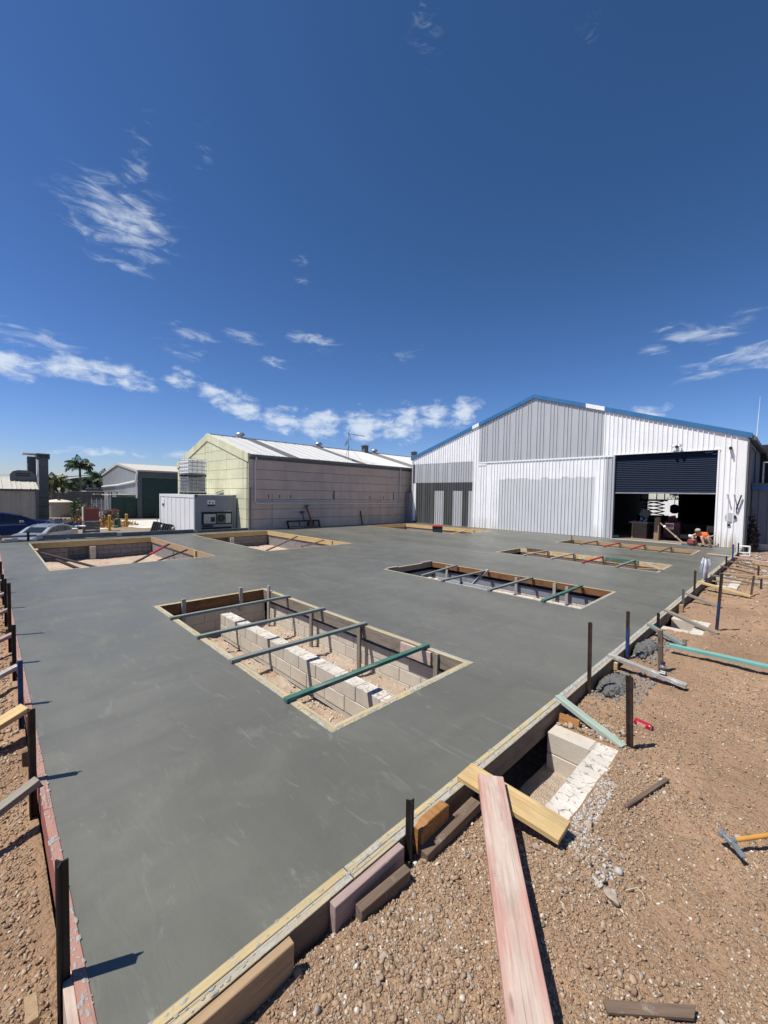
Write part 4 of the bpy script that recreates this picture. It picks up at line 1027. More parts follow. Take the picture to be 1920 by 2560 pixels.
MB().prism([(LRX-.2, LRZ+.0), (LRX, LRZ+.09), (LRX+.2, LRZ+.0), (LRX, LRZ+.06)], LY0+.08, LY1).build('ridge_cap', 'steel_grey', lb_)
MB().box(LX+.02, LX+.15, LY0+.02, LY1, 3.92, 4.05).build('gutter', 'grey_trim', lb_)
MB().box(LX+.0, LX+.03, LY0+.02, LY1, 3.80, 3.91).build('eave_trim', 'charcoal', lb_)
dp = MB().tube([(LX+.08, 10.40, 3.95), (LX+.08, 10.40, 3.8), (LX+.06, 10.36, 3.7), (LX+.06, 10.36, 1.55), (LX+.06, 10.42, 1.47), (LX+.06, 10.55, 1.45), (LX+.06, 21.7, 1.40), (LX+.06, 21.72, 1.5), (LX+.06, 21.72, 3.75), (LX+.08, 21.8, 3.95)], .05, 8).build('downpipe', 'pvc', lb_, smooth=True)
for y in (11.18, 11.87, 12.59, 18.8, 20.11): MB().tube([(LX+.004, y, 1.74), (LX+.004, y, 1.90)], .022, 8).build('wall_slot', 'dark_gap', lb_)
for y in (11.4, 19.79): MB().tube([(LX+.02, y, 1.95), (LX+.02, y, .12)], .008, 5).build('conduit', 'charcoal', lb_)
MB().box(LX-.0, LX+.06, 10.06, 10.13, -.1, 2.3).build('steel_angle', 'steel_grey', lb_)
# roof ventilators
def whirly(y, z=0.0):
    o = thing('roof_ventilator', {12.1: 'round spinning ventilator on the building ridge nearest the yellow gable', 18.4: 'middle round spinning ventilator on the building ridge', 24.3: 'round ventilator beside the square flue on the ridge'}[y], 'ventilator', (LRX+.1, y, LRZ+.02), 0, 'ventilators on the factory ridge')
    MB().lathe([(.16, -.1), (.16, .1)], 14).build('base', 'galv', o)
    b = MB(); n = 18
    for k_ in range(n):
        a0 = 6.283*k_/n; a1 = a0+.30; prof = [(.17, .10), (.25, .16), (.27, .24), (.22, .32), (.08, .37)]; V = []; F = []
        for r_, z_ in prof: V += [(r_*math.cos(a0), r_*math.sin(a0), z_), (r_*.93*math.cos(a1), r_*.93*math.sin(a1), z_)]
        for q in range(len(prof)-1): F.append((2*q, 2*q+1, 2*q+3, 2*q+2))
        b.add(V, F)
    b.lathe([(.10, .36), (.0, .385)], 12); b.build('turbine', 'galv', o, smooth=True)
for y in (12.1, 18.4, 24.3): whirly(y)
def flue(y, lb):
    o = thing('roof_flue', lb, 'flue', (LRX+.3, y, LRZ)); MB().box(-.2, .2, -.2, .2, -.1, .48).build('stack', 'charcoal', o); MB().add([(-.32, -.32, .5), (.32, -.32, .5), (.32, .32, .5), (-.32, .32, .5), (0, 0, .66)], [(3, 2, 1, 0), (0, 1, 4), (1, 2, 4), (2, 3, 4), (3, 0, 4)]).build('cap', 'charcoal', o)
flue(23.0, 'square dark flue with pyramid cap on the building ridge behind the aerial'); flue(29.3, 'dark flue on the ridge right by the warehouse corner')
an = thing('tv_aerial', 'old television aerial on a guyed pole with a tilted dish, on the white roof', 'aerial', (LX-.9, 17.6, 4.3))
MB().tube([(0, 0, 0), (0, 0, 1.9)], .018, 6).build('mast', 'steel_grey', an)
b = MB().tube([(0, -.1, 1.82), (0, 1.5, 1.80)], .014, 5)
for q in range(12): b.tube([(-.16, .25+q*.1, 1.81), (.16, .25+q*.1, 1.81)], .006, 4)
b.tube([(0, -.1, 1.82), (.05, .15, 2.2)], .012, 4); b.tube([(0, .05, 1.82), (.0, .2, 1.4)], .02, 4); b.build('antenna_boom', 'charcoal', an)
MB().tube([(0, 0, 1.0), (0, -.30, 0)], .01, 4).tube([(0, 0, 1.0), (0, 1.3, 0)], .008, 4).tube([(0, 0, 1.0), (-.7, .3, .25)], .01, 4).build('guy_wire', 'steel_grey', an)
MB().lathe([(.02, 0), (.16, .03), (.26, .09), (.25, .10), (.0, .02)], 14).build('dish', 'steel_grey', an, (0, -.12, 1.15), (R(70), 0, R(-30)), True)
# grey block return between the two buildings
bw = thing('block_wall', 'grey block wall closing the gap between the taupe wall and the warehouse corner', 'block wall', (-20.36, 22.44, -.1))
for k_ in range(12): course(bw, 'x', -.24, .26, 0, k_*(BH+BJ), 'block_grey', k_ % 2)
joint_strip(bw, -.235, .25, -.085, .085, 0, 2.26)

# frame and steel parts leaning on the taupe wall
tb = thing('steel_trestle', 'low black steel trestle frame standing at the foot of the taupe wall', 'trestle', (-20.38, 13.35, 0))
MB().beam((0, -1.1, .40), (0, 1.1, .40), .06, .08).build('top_rail', 'steel_dark', tb)
for y in (-1.08, 1.08):
    MB().beam((0, y, .40), (.06, y+.06*(1 if y > 0 else 1), 0), .05, .05).build('leg', 'steel_dark', tb); MB().beam((-.1, y, .40), (-.1, y+.12, 0), .05, .05).build('leg', 'steel_dark', tb)
MB().beam((.03, -1.0, .10), (.03, 1.1, .06), .03, .03).build('stretcher', 'steel_rust', tb)
MB().beam((0, -.35, .38), (0, -.25, .12), .08, .03).box(-.05, .05, .28, .38, .08, .36).box(-.05, .05, .62, .72, .06, .36).build('bracket', 'steel_dark', tb)
rp_ = thing('steel_prop', 'dark red steel prop with flat head leaning on the taupe wall', 'prop', (-20.4, 13.9, .0))
MB().tube([(.1, .05, .05), (-.12, -.28, 1.25)], .05, 8).build('tube', 'red_box', rp_); MB().box(-.13, .13, -.12, .12, -.015, .015).build('head_plate', 'steel_rust', rp_, (-.12, -.28, 1.27), (R(8), 0, 0))
tag(MB().tube([(0, 0, 0), (-.1, -.12, .55)], .035, 6).box(-.14, -.04, -.22, .0, .5, .62).build('blue_jack', 'steel_blue', None, (-20.4, 13.42, .35)), 'blue steel jack leaning on the taupe wall next to the red prop', 'jack')
tag(MB().beam((0, 0, 0), (-.05, -.14, .92), .05, .05).build('steel_post', 'steel_dark', None, (-20.5, 18.07, 0)), 'dark steel post leaning alone on the taupe wall near the warehouse', 'post')
tag(MB().tube([(-20.50, 12.7, .92), (-20.50, 14.1, .94)], .008, 5).build('wall_cable', 'charcoal'), 'thin cable strung along the taupe wall behind the red prop', 'cable')

# ------------------------------------------------------------------ yard beyond the slab
YZ = -.65
flat('yard_pavement', -70, -20.75, -30, 60, YZ, 'yard_dirt')
MBd = MB().add([(-30.3, 4.6, YZ+.004), (-32.6, 8.9, YZ+.004), (-41.5, 12.2, YZ+.004), (-42.5, 8.6, YZ+.004), (-38.6, 6.2, YZ+.004), (-33, 4.4, YZ+.004)], [(0, 1, 2, 3, 4, 5)])
kind(MBd.build('driveway', 'road_concrete'))
# retaining rail
rl = thing('retaining_rail', 'grey steel channel rail on posts along the far left slab edge', 'rail', (-20.66, 6, 0))
for a, b_, z in ((1.35, 4.0, .20), (4.003, 7.2, .165), (7.203, 10.0, .115)):
    MB().box(-.07, .03, a-6, b_-6, z-.015, z).box(-.02, .0, a-6, b_-6, z-.16, z-.015).box(-.07, .03, a-6, b_-6, z-.175, z-.16).build('channel', 'steel_grey', rl)
    MB().box(.005, .035, a-6, a-6+.18, z-.15, z-.02).build('joint_plate', 'galv', rl)
MB().box(.02, .07, -5.8, 4, -.13, .008).build('edge_angle', 'steel_dark', rl)
MB().box(-.05, .0, -9, 4, -.7, -.01).build('backing', 'charcoal', rl)
tag(MB().box(-.03, .03, -1.45, 1.35, .16, .24).box(-.03, .02, -1.45, 1.35, .0, .02).build('timber_rail', 'timber_grey', None, (-20.66, 0, 0)), 'weathered timber rail continuing left of the steel channel', 'rail')
for y, h in ((.62, .14), (-.2, .14)):
    tag(MB().box(-.05, .05, -.08, .08, 0, h).build('rail_packer', 'galv', None, (-20.64, y+.1, .0)), 'pale packer block under the timber rail, %s' % ('nearer the dark square post' if y > 0 else 'at the left edge of the view'), 'packer', 'packers under the timber rail')
tag(MB().box(-.03, .03, -.04, .04, -.2, .38).build('rail_post', 'steel_dark', None, (-20.58, 1.1, 0)), 'dark square post standing where timber and steel rails meet', 'post')

# ------------------------------------------------------------------ refrigerated container and tanks
ct = thing('shipping_container', 'white and grey refrigerated shipping container with cooling unit facing the slab', 'container', (-21.9, 7.72, YZ))
CL, CW, CH = 6.06, 2.2, 2.50
for k_ in range(16):
    a = -CL+.1+k_*(CL-.2)/16
    MB().box(a+.01, a+(CL-.2)/16-.01, -.002 if k_ % 2 else .012, .05, .16, CH-.2).build('side_panel', 'container_white', ct)
MB().box(-CL+.05, -.05, .03, CW-.03, .1, CH-.06).build('body', 'container_white', ct)
MB().box(-CL, 0, -.012, .06, CH-.16, CH).build('top_rail', 'container_white', ct); MB().box(-CL, 0, -.012, .06, 0, .16).build('bottom_rail', 'container_white', ct)
MB().box(-CL, 0, 0, CW, CH-.05, CH+.0).build('roof', 'white_paint', ct)
for x in (-CL, -.15):
    for y in (0, CW-.15): MB().box(x, x+.15, y-.015, y+.15, 0, CH+.004).build('corner_post', 'container_white' if y == 0 and x < -1 else 'container_grey', ct)
MB().box(-.04, .0, .15, CW-.15, .14, CH-.14).build('end_panel', 'container_grey', ct)
MB().box(-.05, .012, .15, CW-.15, CH-.16, CH).build('end_rail', 'container_grey', ct); MB().box(-.05, .012, .15, CW-.15, 0, .14).build('end_rail', 'container_grey', ct)
un = MB().box(-.03, .02, .32, 1.95, .92, 1.60).build('cooling_unit', 'dark_gap', ct)
MB().box(.02, .055, .42, 1.05, .98, 1.48).build('control_cover', 'galv', un); MB().box(.055, .065, .78, 1.0, 1.06, 1.32).build('display', 'black_plastic', un)
MB().box(.02, .05, 1.10, 1.55, .98, 1.52).build('fan_panel', 'steel_grey', un); MB().lathe([(.20, 0), (.20, .03), (.17, .03), (.17, .01), (.0, .01)], 20).build('fan_ring', 'black_plastic', un, (.05, 1.33, 1.25), (0, R(90), 0))
for q in range(5): MB().tube([(.09, 1.33+.17*math.cos(q*.628), 1.25+.17*math.sin(q*.628)), (.09, 1.33-.17*math.cos(q*.628), 1.25-.17*math.sin(q*.628))], .006, 4).build('fan_guard', 'steel_grey', un)
MB().box(.02, .05, 1.58, 1.88, .98, 1.5).build('side_cover', 'galv', un)
MB().box(-.02, .04, .30, 1.95, .78, .92).build('unit_sill', 'container_grey', ct); MB().box(-.02, .012, .32, 1.93, .20, .78).build('condenser_bay', 'dark_gap', ct)
MB().tube([(.03, .5, .55), (.03, 1.7, .5)], .06, 8).build('compressor', 'steel_dark', ct); MB().box(.0, .05, .34, .9, .80, .90).build('badge', 'solar', ct)
lblp = MB().box(.0, .014, .62, 1.02, 1.90, 2.22).build('label_plate', 'white_paint', ct); MB().box(.014, .018, .62, 1.02, 1.90, 2.0).build('blue_band', 'solar', lblp)
MB().box(.014, .018, .70, .78, 2.06, 2.15).box(.014, .018, .84, .98, 2.10, 2.13).box(.014, .018, .84, .96, 2.04, 2.07).build('print', 'solar', lblp)
MB().box(.0, .012, 1.2, 1.95, 1.72, 2.28).build('hatch', 'container_grey', ct, bevel=.004)
lp2 = MB().box(-5.45, -5.15, -.02, .0, 1.75, 2.2).build('label_plate', 'white_paint', ct); MB().box(-5.45, -5.15, -.025, -.02, 1.78, 1.92).build('blue_band', 'solar', lp2)
def text(body, loc, rot, size, mat, parent=None, name='lettering'):
    cu = D.curves.new(name, 'FONT'); cu.body = body; cu.size = size; cu.extrude = .002; cu.align_x = 'CENTER'; cu.align_y = 'CENTER'
    o = D.objects.new(name+'_tmp', cu); COL.objects.link(o); dg = bpy.context.evaluated_depsgraph_get(); me = D.meshes.new_from_object(o.evaluated_get(dg))
    D.objects.remove(o); me.materials.clear(); me.materials.append(MAT[mat]); return link(name, me, parent, loc, rot)
text('C 1M6A', (.016, 1.72, 1.62), (R(90), 0, R(90)), .12, 'white_paint', ct)

def ibc(z, body, lb):
    o = thing('liquid_tote', lb, 'tank', (-24.75, 8.6, z), R(4)); W2, D2, H2 = .62, .52, .98
    MB().box(-W2+.03, W2-.03, -D2+.03, D2-.03, .16, H2).build('bottle', body, o, bevel=.03)
    MB().lathe([(.09, 0), (.09, .04)], 12).build('cap', 'red_plastic' if body == 'ibc_white' else 'black_plastic', o, (0, 0, H2))
    b = MB()
    for q in range(6):
        x = -W2+q*2*W2/5
        for y in (-D2, D2): b.beam((x, y, .12), (x, y, H2+.01), .011, .011, (0, 1, 0))
    for q in range(5):
        y = -D2+q*2*D2/4
        for x in (-W2, W2): b.beam((x, y, .12), (x, y, H2+.01), .014, .014, (1, 0, 0))
    b.build('cage_upright', 'galv', o)
    b = MB()
    for q in range(5):
        z_ = .16+q*(H2-.15)/4
        b.beam((-W2, -D2, z_), (W2, -D2, z_), .018, .018).beam((-W2, D2, z_), (W2, D2, z_), .018, .018).beam((-W2, -D2, z_), (-W2, D2, z_), .018, .018).beam((W2, -D2, z_), (W2, D2, z_), .018, .018)
    b.build('cage_rail', 'steel_grey', o)
    for x in (-W2+.08, 0, W2-.08): MB().box(x-.08, x+.08, -D2, D2, 0, .09).build('pallet_foot', 'black_plastic', o)
    MB().box(-W2, W2, -D2, D2, .09, .13).build('pallet_deck', 'steel_grey', o)
    MB().box(-W2-.012, -W2-.004, -.30, .05, .45, .85).build('sign_plate', 'steel_grey', o)
ibc(1.86, 'ibc_grey', 'grey filled liquid tote in a cage, lower of the two on the container'); ibc(2.88, 'ibc_white', 'white liquid tote in a cage, topmost on the container')

# ------------------------------------------------------------------ sheds and things far left
sh = thing('storage_shed', 'grey metal gabled shed with a large dark green roller door and white pipe', 'shed')
GX, GY, GX2, GY2 = -44.0, 10.3, -60.5, 22; gez, grz = 3.95, 4.95; gc = (GX+GX2)/2
gsl = lambda x: grz-(grz-gez)*abs(x-gc)/(GX-gc)
sheets(sh, GX2, GX, YZ, gsl, 'clad_shed', fixed=GY, pitch=.38, rib=.03)
MB().box(GX-.1, GX, GY+.3, 10.62, YZ, 3.9).build('door_jamb', 'charcoal', sh); MB().box(GX-.1, GX, GY, GY2, 3.3, 3.9).build('door_head', 'charcoal', sh)
MB().box(GX-.02, GX+.03, GY-.05, GY+.3, YZ, 3.9).build('corner_trim', 'charcoal', sh)
MB().box(GX-.25, GX-.2, 10.6, 16.5, YZ, 3.3).build('roller_door', 'green_dark', sh); MB().box(GX-.1, GX, 16.5, GY2, YZ, 3.3).build('wall', 'charcoal', sh)
roofsheets(sh, GY-.1, GY2, lambda y: 'beige_roof', (GX+.15, gez), (gc, grz+.03)); roofsheets(sh, GY-.1, GY2, lambda y: 'beige_roof', (GX2-.15, gez), (gc, grz+.03))
for a, b_ in ((GX2-.1, gc), (gc, GX+.1)): MB().prism([(a, gsl(a)-.15), (b_, gsl(b_)-.15), (b_, gsl(b_)+.06), (a, gsl(a)+.06)], GY-.12, GY-.04).build('barge_trim', 'beige_roof', sh)
MB().box(GX+.05, GX+.2, GY, GY2, 3.85, 4.0).build('gutter', 'beige_roof', sh)
MB().tube([(GX+.1, GY-.1, 3.8), (GX, GY-.15, 3.1), (GX-.4, GY-.15, 2.92), (GX-8, GY-.15, 2.6), (GX-16, GY-.15, 2.45)], .09, 8).build('white_pipe', 'white_paint', sh, smooth=True)
MB().tube([(GX-.1, GY-.12, 2.9), (GX-.1, GY-.12, 1.3)], .05, 6).build('downpipe', 'white_paint', sh)
MB().box(GX-9, GX-.9, GY-2.2, GY-.02, 1.55, 1.62).build('awning', 'beige_roof', sh)
gt = thing('yard_gate', 'double dark green ribbed gate with chain beside the green roller door', 'gate', (-44.3, 8.2, YZ))
for a, b_ in ((.0, 1.0), (1.04, 2.1)):
    g_ = MB().box(-.03, .03, a, b_, .05, 2.05).build('gate_leaf', 'green_dark', gt)
    for q in range(6): MB().box(.03, .045, a+.08+q*.16, a+.13+q*.16, .08, 2.0).build('rib', 'green_dark', g_)
MB().tube([(.06, 1.02, .1), (.06, 1.02, 2.2)], .05, 6).build('gate_post', 'green_dark', gt); MB().tube([(.0, -.1, 0), (.0, -.1, 2.0)], .06, 8).build('gate_post', 'galv', gt)
def bin_(loc, rz, lb, s=1.0):
    o = thing('wheelie_bin', lb, 'wheelie bin', loc, rz); b = MB(); a, c, h = .23*s, .29*s, .95*s
    b.add([(-a, -a, .08), (a, -a, .08), (a, a, .08), (-a, a, .08), (-c, -c, h), (c, -c, h), (c, c, h), (-c, c, h)], [(3, 2, 1, 0), (4, 5, 6, 7), (0, 1, 5, 4), (1, 2, 6, 5), (2, 3, 7, 6), (3, 0, 4, 7)]).build('body', 'green_dark' if s > .9 else 'black_plastic', o, bevel=.02)
    MB().box(-c-.02, c+.02, -c-.03, c+.03, h, h+.06).box(-c*.7, c*.7, -c*.7, c*.7, h+.06, h+.09).build('lid', 'red_plastic', o, bevel=.015)
    for x in (-c*.85, c*.85): MB().tube([(x-.02, c, .1), (x+.02, c, .1)], .1, 12).build('wheel', 'tyre', o)
    MB().tube([(-c*.8, c+.06, h-.02), (c*.8, c+.06, h-.02)], .015, 6).build('handle', 'black_plastic', o)
bin_((-14.6, 18.7, -.72), R(35), 'dark wheelie bin with a red lid standing in the far left pit'); bin_((-39.8, 7.5, YZ), R(30), 'dark wheelie bin with a red lid beside the green yard gate')
for (x, y, lb) in ((-30.9, 5.6, 'yellow bollard left of the green utility pillar'), (-31.9, 6.75, 'yellow bollard right of the green utility pillar')):
    o = thing('bollard', lb, 'bollard', (x, y, YZ), 0, 'yellow bollards by the driveway'); MB().lathe([(.085, 0), (.085, 1.0)], 14).build('post', 'yellow_paint', o, smooth=True); MB().lathe([(.095, .97), (.095, 1.04), (.05, 1.08)], 14).build('cap', 'yellow_paint', o)
up = thing('utility_pillar', 'green plastic electrical pillar between the two yellow bollards', 'utility pillar', (-32.0, 6.25, YZ))
MB().lathe([(.24, 0), (.22, .28), (.17, .32), (.16, .74), (.12, .78)], 10).build('body', 'green_paint', up); MB().box(-.1, .1, -.18, -.15, .3, .7).build('cover', 'green_paint', up)
kind(grid_mesh('soil_heap', np.linspace(-34.5, -29, 26), np.linspace(4.4, 9.5, 26), lambda x, y: YZ+.004+.22*np.exp(-(((x+31.6)/1.1)**2+((y-6.6)/1.1)**2)) + .03*vnoise(x, y, 1.5, 9, 3)-.02, 'yard_dirt'))
rbx = thing('sign_cabinet', 'dark red metal cabinet with pale edges on a slatted grey base', 'cabinet', (-28.0, 3.85, YZ))
MB().box(-.12, .12, -.0, .70, .92, 1.62).build('box', 'red_box', rbx); MB().box(-.14, .13, -.05, .0, .9, 1.7).build('side_frame', 'cream_white', rbx); MB().box(-.14, .16, -.05, .74, .86, .92).build('ledge', 'galv', rbx)
for q in range(5): MB().box(-.1, .1, .02, .74, .10+q*.15, .22+q*.15).build('slat', 'charcoal', rbx)
MB().box(-.12, .12, -.05, .03, 0, .9).build('leg', 'galv', rbx)
tag(MB().box(-.3, .3, -.1, .3, 0, .55).build('concrete_box', 'cream_white', None, (-27.6, 3.2, YZ)), 'low cream box beside the red cabinet', 'box')
dl = thing('hand_trolley', 'rusty sack trolley standing at the back end of the container', 'trolley', (-31.1, 8.45, YZ))
for y in (0, .22): MB().beam((0, y, .05), (-.05, y-.05, 1.3), .04, .04).build('rail', 'steel_rust', dl)
MB().box(-.2, .05, -.05, .3, .02, .1).build('toe_plate', 'steel_rust', dl); MB().tube([(0, -.06, .13), (0, .28, .13)], .12, 12).build('wheel', 'tyre', dl)
for x, y, lb in ((-30.1, 8.3, 'black plastic pallet leaning on the container side, left one'), (-28.6, 7.6, 'black plastic pallet leaning on the container side, right one')):
    o = thing('plastic_pallet', lb, 'pallet', (-27.6 if x < -30 else -25.6, 7.25, YZ), 0, 'black pallets leaning on the container'); o.rotation_euler = (R(-18), 0, R(6))
    for q in range(4): MB().box(-.5+q*.30, -.38+q*.30, -.05, .05, 0, .8).build('slat', 'black_plastic', o)
    for q in range(3): MB().box(-.52, .54, .02, .14, q*.34, q*.34+.10).build('cross_bar', 'black_plastic', o)

# beige shed, ducts, tower
bs = thing('beige_shed', 'beige ribbed shed with pale roof, solar panel and dark corner trim', 'shed')
sheets(bs, -3.0, 2.02, YZ, lambda x: 1.93, 'beige_wall', axis='y', fixed=-31.0, sgn=1, pitch=.2)
MB().box(-37, -31.02, 2.0, 2.06, YZ, 1.9).build('end_wall', 'charcoal', bs)
MB().box(-31.06, -30.95, 2.02, 2.14, YZ, 1.98).build('corner_trim', 'charcoal', bs); MB().box(-31.05, -30.9, -3, 2.14, 1.88, 2.0).build('gutter', 'charcoal', bs)
roofsheets(bs, -3, 2.16, lambda y: 'beige_roof', (-30.9, 2.0), (-34.2, 2.72), pitch=.2, rib=.03)
o = MB().box(-.9, .9, -.5, .5, 0, .04).build('solar_panel', 'solar', bs, (-32.2, -.05, 2.36), (0, R(12), 0))
du = thing('roof_duct', 'dark rounded extraction duct over a box on the pale shed roof', 'duct', (-33.3, 1.55, 2.5))
MB().prism([(-.55, 0), (-.55, .38), (-.42, .56), (-.2, .64), (.3, .64), (.52, .52), (.62, .3), (.62, 0)], -.25, .25, 'x').build('hood', 'charcoal', du)
MB().box(-.3, .3, -.30, .45, -.45, .0).build('box', 'charcoal', du); MB().box(-.32, .3, -.52, -.30, -.42, -.02).build('side_vent', 'galv', du)
for q in range(2): MB().box(.25, .262, -.28, .35, .28+q*.12, .33+q*.12).build('louvre', 'dark_gap', du)
tw = thing('extraction_tower', 'tall dark grey twin extraction tower with a white pipe and louvred head', 'tower', (-35.0, 2.62, YZ))
MB().box(-.4, .4, -.22, .30, 0, 4.65).build('shaft', 'charcoal', tw); MB().box(-1.2, -.45, -.68, -.26, 0, 4.80).build('rear_shaft', 'charcoal', tw)
hd = MB().box(-.48, .48, -.30, .38, 4.65, 4.98).build('head', 'charcoal', tw)
for q in range(2): MB().box(.48, .495, -.2, .3, 4.72+q*.1, 4.77+q*.1).build('louvre', 'dark_gap', hd)
MB().tube([(.45, -.22, 4.55), (.45, -.22, 2.6)], .035, 6).build('white_pipe', 'white_paint', tw)
MB().box(-1.4, .2, -.95, -.2, 4.93, 4.98).build('flat_cap', 'white_paint', tw)
for q in range(4): MB().box(.4, .41, -.22, .3, .3+q*.6, .33+q*.6).build('seam', 'dark_gap', tw)
MB().box(-.2, .5, -.1, .65, 0, .62).build('meter_box', 'steel_grey', tag(D.objects.new('meter_cabinet', None), 'grey meter cabinet at the foot of the extraction tower', 'cabinet')); 
mc = D.objects['meter_cabinet']; COL.objects.link(mc); mc.location = (-31.0, 2.35, YZ)
MB().lathe([(.0, .95), (.16, .92), (.16, .86), (.05, .84), (.05, .62)], 12).build('mushroom_vent', 'galv', mc, (.1, .35, 0))
# water tank, fence, house, palms, bushes
wt = thing('water_tank', 'low round beige water tank with a domed pinkish lid', 'water tank', (-50.5, 4.95, YZ))
MB().lathe([(1.15, 0), (1.15, 1.42)], 28).build('wall', 'tank_beige', wt, smooth=True); MB().lathe([(1.2, 1.40), (1.2, 1.46), (.7, 1.62), (.15, 1.70), (.0, 1.70)], 28).build('lid', 'tank_lid', wt, smooth=True); MB().lathe([(.12, 0), (.12, .12), (.0, .12)], 10).build('hatch', 'charcoal', wt, (.6, 0, 1.62))
fn = thing('sheet_fence', 'long grey sheet metal fence behind the palms with a pale capping', 'fence', (-61, 0, YZ))
for q in range(12): MB().box(-.03, .03, -6+q*2.4+.02, -6+(q+1)*2.4-.02, 0, 2.42).build('fence_panel', 'charcoal', fn)
MB().box(-.05, .05, -6, 22.8, 2.42, 2.5).build('capping', 'grey_wall', fn)
ws = tag(MB().box(-.05, .05, -2, 1.2, 0, .30).build('white_sill', 'white_paint', None, (-60.8, 5.6, 1.62)), 'white strip of a low roof over the grey fence left of the palms', 'roof strip')
hs = thing('dark_house', 'dark low house behind the palms with a recessed pale balcony', 'house', (-78, 9, 0))
MB().add([(0, 0, -.8), (0, 4.6, -.8), (0, 4.6, 4.55), (0, .35, 3.75), (0, 0, 3.55), (-6, 0, -.8), (-6, 4.6, -.8), (-6, 4.6, 4.55), (-6, .35, 3.75), (-6, 0, 3.55)], [(0, 1, 2, 3, 4), (9, 8, 7, 6, 5), (1, 0, 5, 6), (2, 1, 6, 7), (3, 2, 7, 8), (4, 3, 8, 9), (0, 4, 9, 5)]).build('wall', 'house_dark', hs)
wd = MB().box(.02, .1, 2.2, 4.3, 2.35, 3.3).build('window', 'grey_wall', hs); MB().box(.1, .12, 2.4, 3.0, 2.45, 3.2).build('pane', 'glass_dark', wd); MB().box(.1, .12, 3.4, 4.1, 2.45, 3.2).build('pane', 'glass_dark', wd)
MB().box(-.1, .4, 2.0, 4.6, 2.15, 2.3).build('balcony', 'grey_wall', hs); MB().box(-.1, .8, -.2, 4.8, 3.9, 4.0).build('roof_edge', 'charcoal', hs, rot=(R(8), 0, 0))  # window box and balcony are pale grey on the dark walls
tag(MB().box(-.05, .05, -.25, .25, 0, .9).add([(0, -.25, .9), (0, .25, .9), (0, .1, 1.5)], [(0, 1, 2)]).build('white_post', 'white_paint', None, (-72, 8.4, .6)), 'white wedge of wall showing between palm fronds and dark house', 'wall piece')

def frond_mesh(seed, L=2.0, droop=1.0, mat='palm_green'):
    r = random.Random(seed); V = []; F = []; n = 16; pts = []
    for i in range(n+1):
        s = i/n; a = R(62)-s*R(105)*droop; pts.append((a,))
    x = z = 0; P = []
    for i in range(n+1):
        P.append((x, z)); a = pts[i][0]; x += math.cos(a)*L/n; z += math.sin(a)*L/n
    b = MB(); b.tube([(p[0], 0, p[1]) for p in P], [.03*(1-i/n)+.006 for i in range(n+1)], 4)
    for i in range(2, n+1):
        for sgn in (-1, 1):
            for rep in range(2):
                px, pz = P[i]; s = i/n; ln = (.62*math.sin(math.pi*min(1, s*.9+.12))+.1)*r.uniform(.8, 1.15)*L/2
                a = pts[i][0]; fx = math.cos(a-R(35)); fz = math.sin(a-R(35))
                dx = fx*.45; dy = sgn*.75; dz = fz*.45-.42-.35*s
                q = Vector((dx, dy, dz)).normalized()*ln; ox = r.uniform(-.5, .5)*L/n
                p0 = Vector((px+ox, 0, pz)); wv = Vector((.05, 0, .0))
                m_ = p0+q*.5+Vector((0, 0, .03)); o = len(V)
                b.add([p0-wv*.6, p0+wv*.6, m_+wv, m_-wv, p0+q], [(0, 1, 2, 3), (3, 2, 4)])
    me = b.mesh('frond'); me.materials.append(MAT[mat]); return me
FR = [frond_mesh(i, 2.0, d, 'palm_green') for i, d in enumerate((.8, 1.0, 1.2, 1.4))]; FRY = [frond_mesh(i+9, 2.0, d, 'palm_yellow') for i, d in enumerate((1.0, 1.25, 1.5))]
def palm(x, y, h, s, lb, fr=FR, lean=(0, 0), n=17, skirt=True, tr=.14):
    o = thing('palm_tree', lb, 'palm', (x, y, YZ), 0, 'palms beyond the yard'); tx, ty = lean
    MB().tube([(0, 0, 0), (tx*.3, ty*.3, h*.4), (tx*.7, ty*.7, h*.75), (tx, ty, h)], [tr*1.3, tr, tr*.8, tr*.7], 8).build('trunk', 'trunk', o, smooth=True)
    if skirt: MB().tube([(tx*.9, ty*.9, h*.78), (tx, ty, h)], [tr*1.15, tr*.95], 8).build('crownshaft', 'palm_green', o, smooth=True)
    r = random.Random(int(x*31+y*7))
    for i in range(n):
        f = link('frond', fr[i % len(fr)], o, (tx, ty, h-.05)); e = -(i/n)*R(60)+R(25); f.rotation_euler = (r.uniform(-.3, .3), -e*.9, i*2.4+r.uniform(-.2, .2)); f.scale = (s*r.uniform(.85, 1.1),)*3
palm(-56, 7.55, 5.25, .95, 'tall slim palm standing highest against the sky', lean=(0, -.12), n=20, tr=.10)
palm(-57, 6.0, 3.1, .95, 'lower bushy palm left of the tall palm, drooping fronds', lean=(0, .0), n=16, tr=.2)
palm(-55, 4.9, 3.5, 1.0, 'yellowish palm close behind the extraction tower', FRY, n=20)
palm(-57, 4.2, 2.9, 1.0, 'low yellow green palm half hidden by the tower', FRY, n=18)
palm(-64, 10.55, 4.3, .95, 'slender palm just left of the grey shed gable', n=15, tr=.1)
palm(-62, 9.5, 3.5, 1.1, 'dark palm spreading in front of the dark house', n=14, skirt=False, tr=.09)
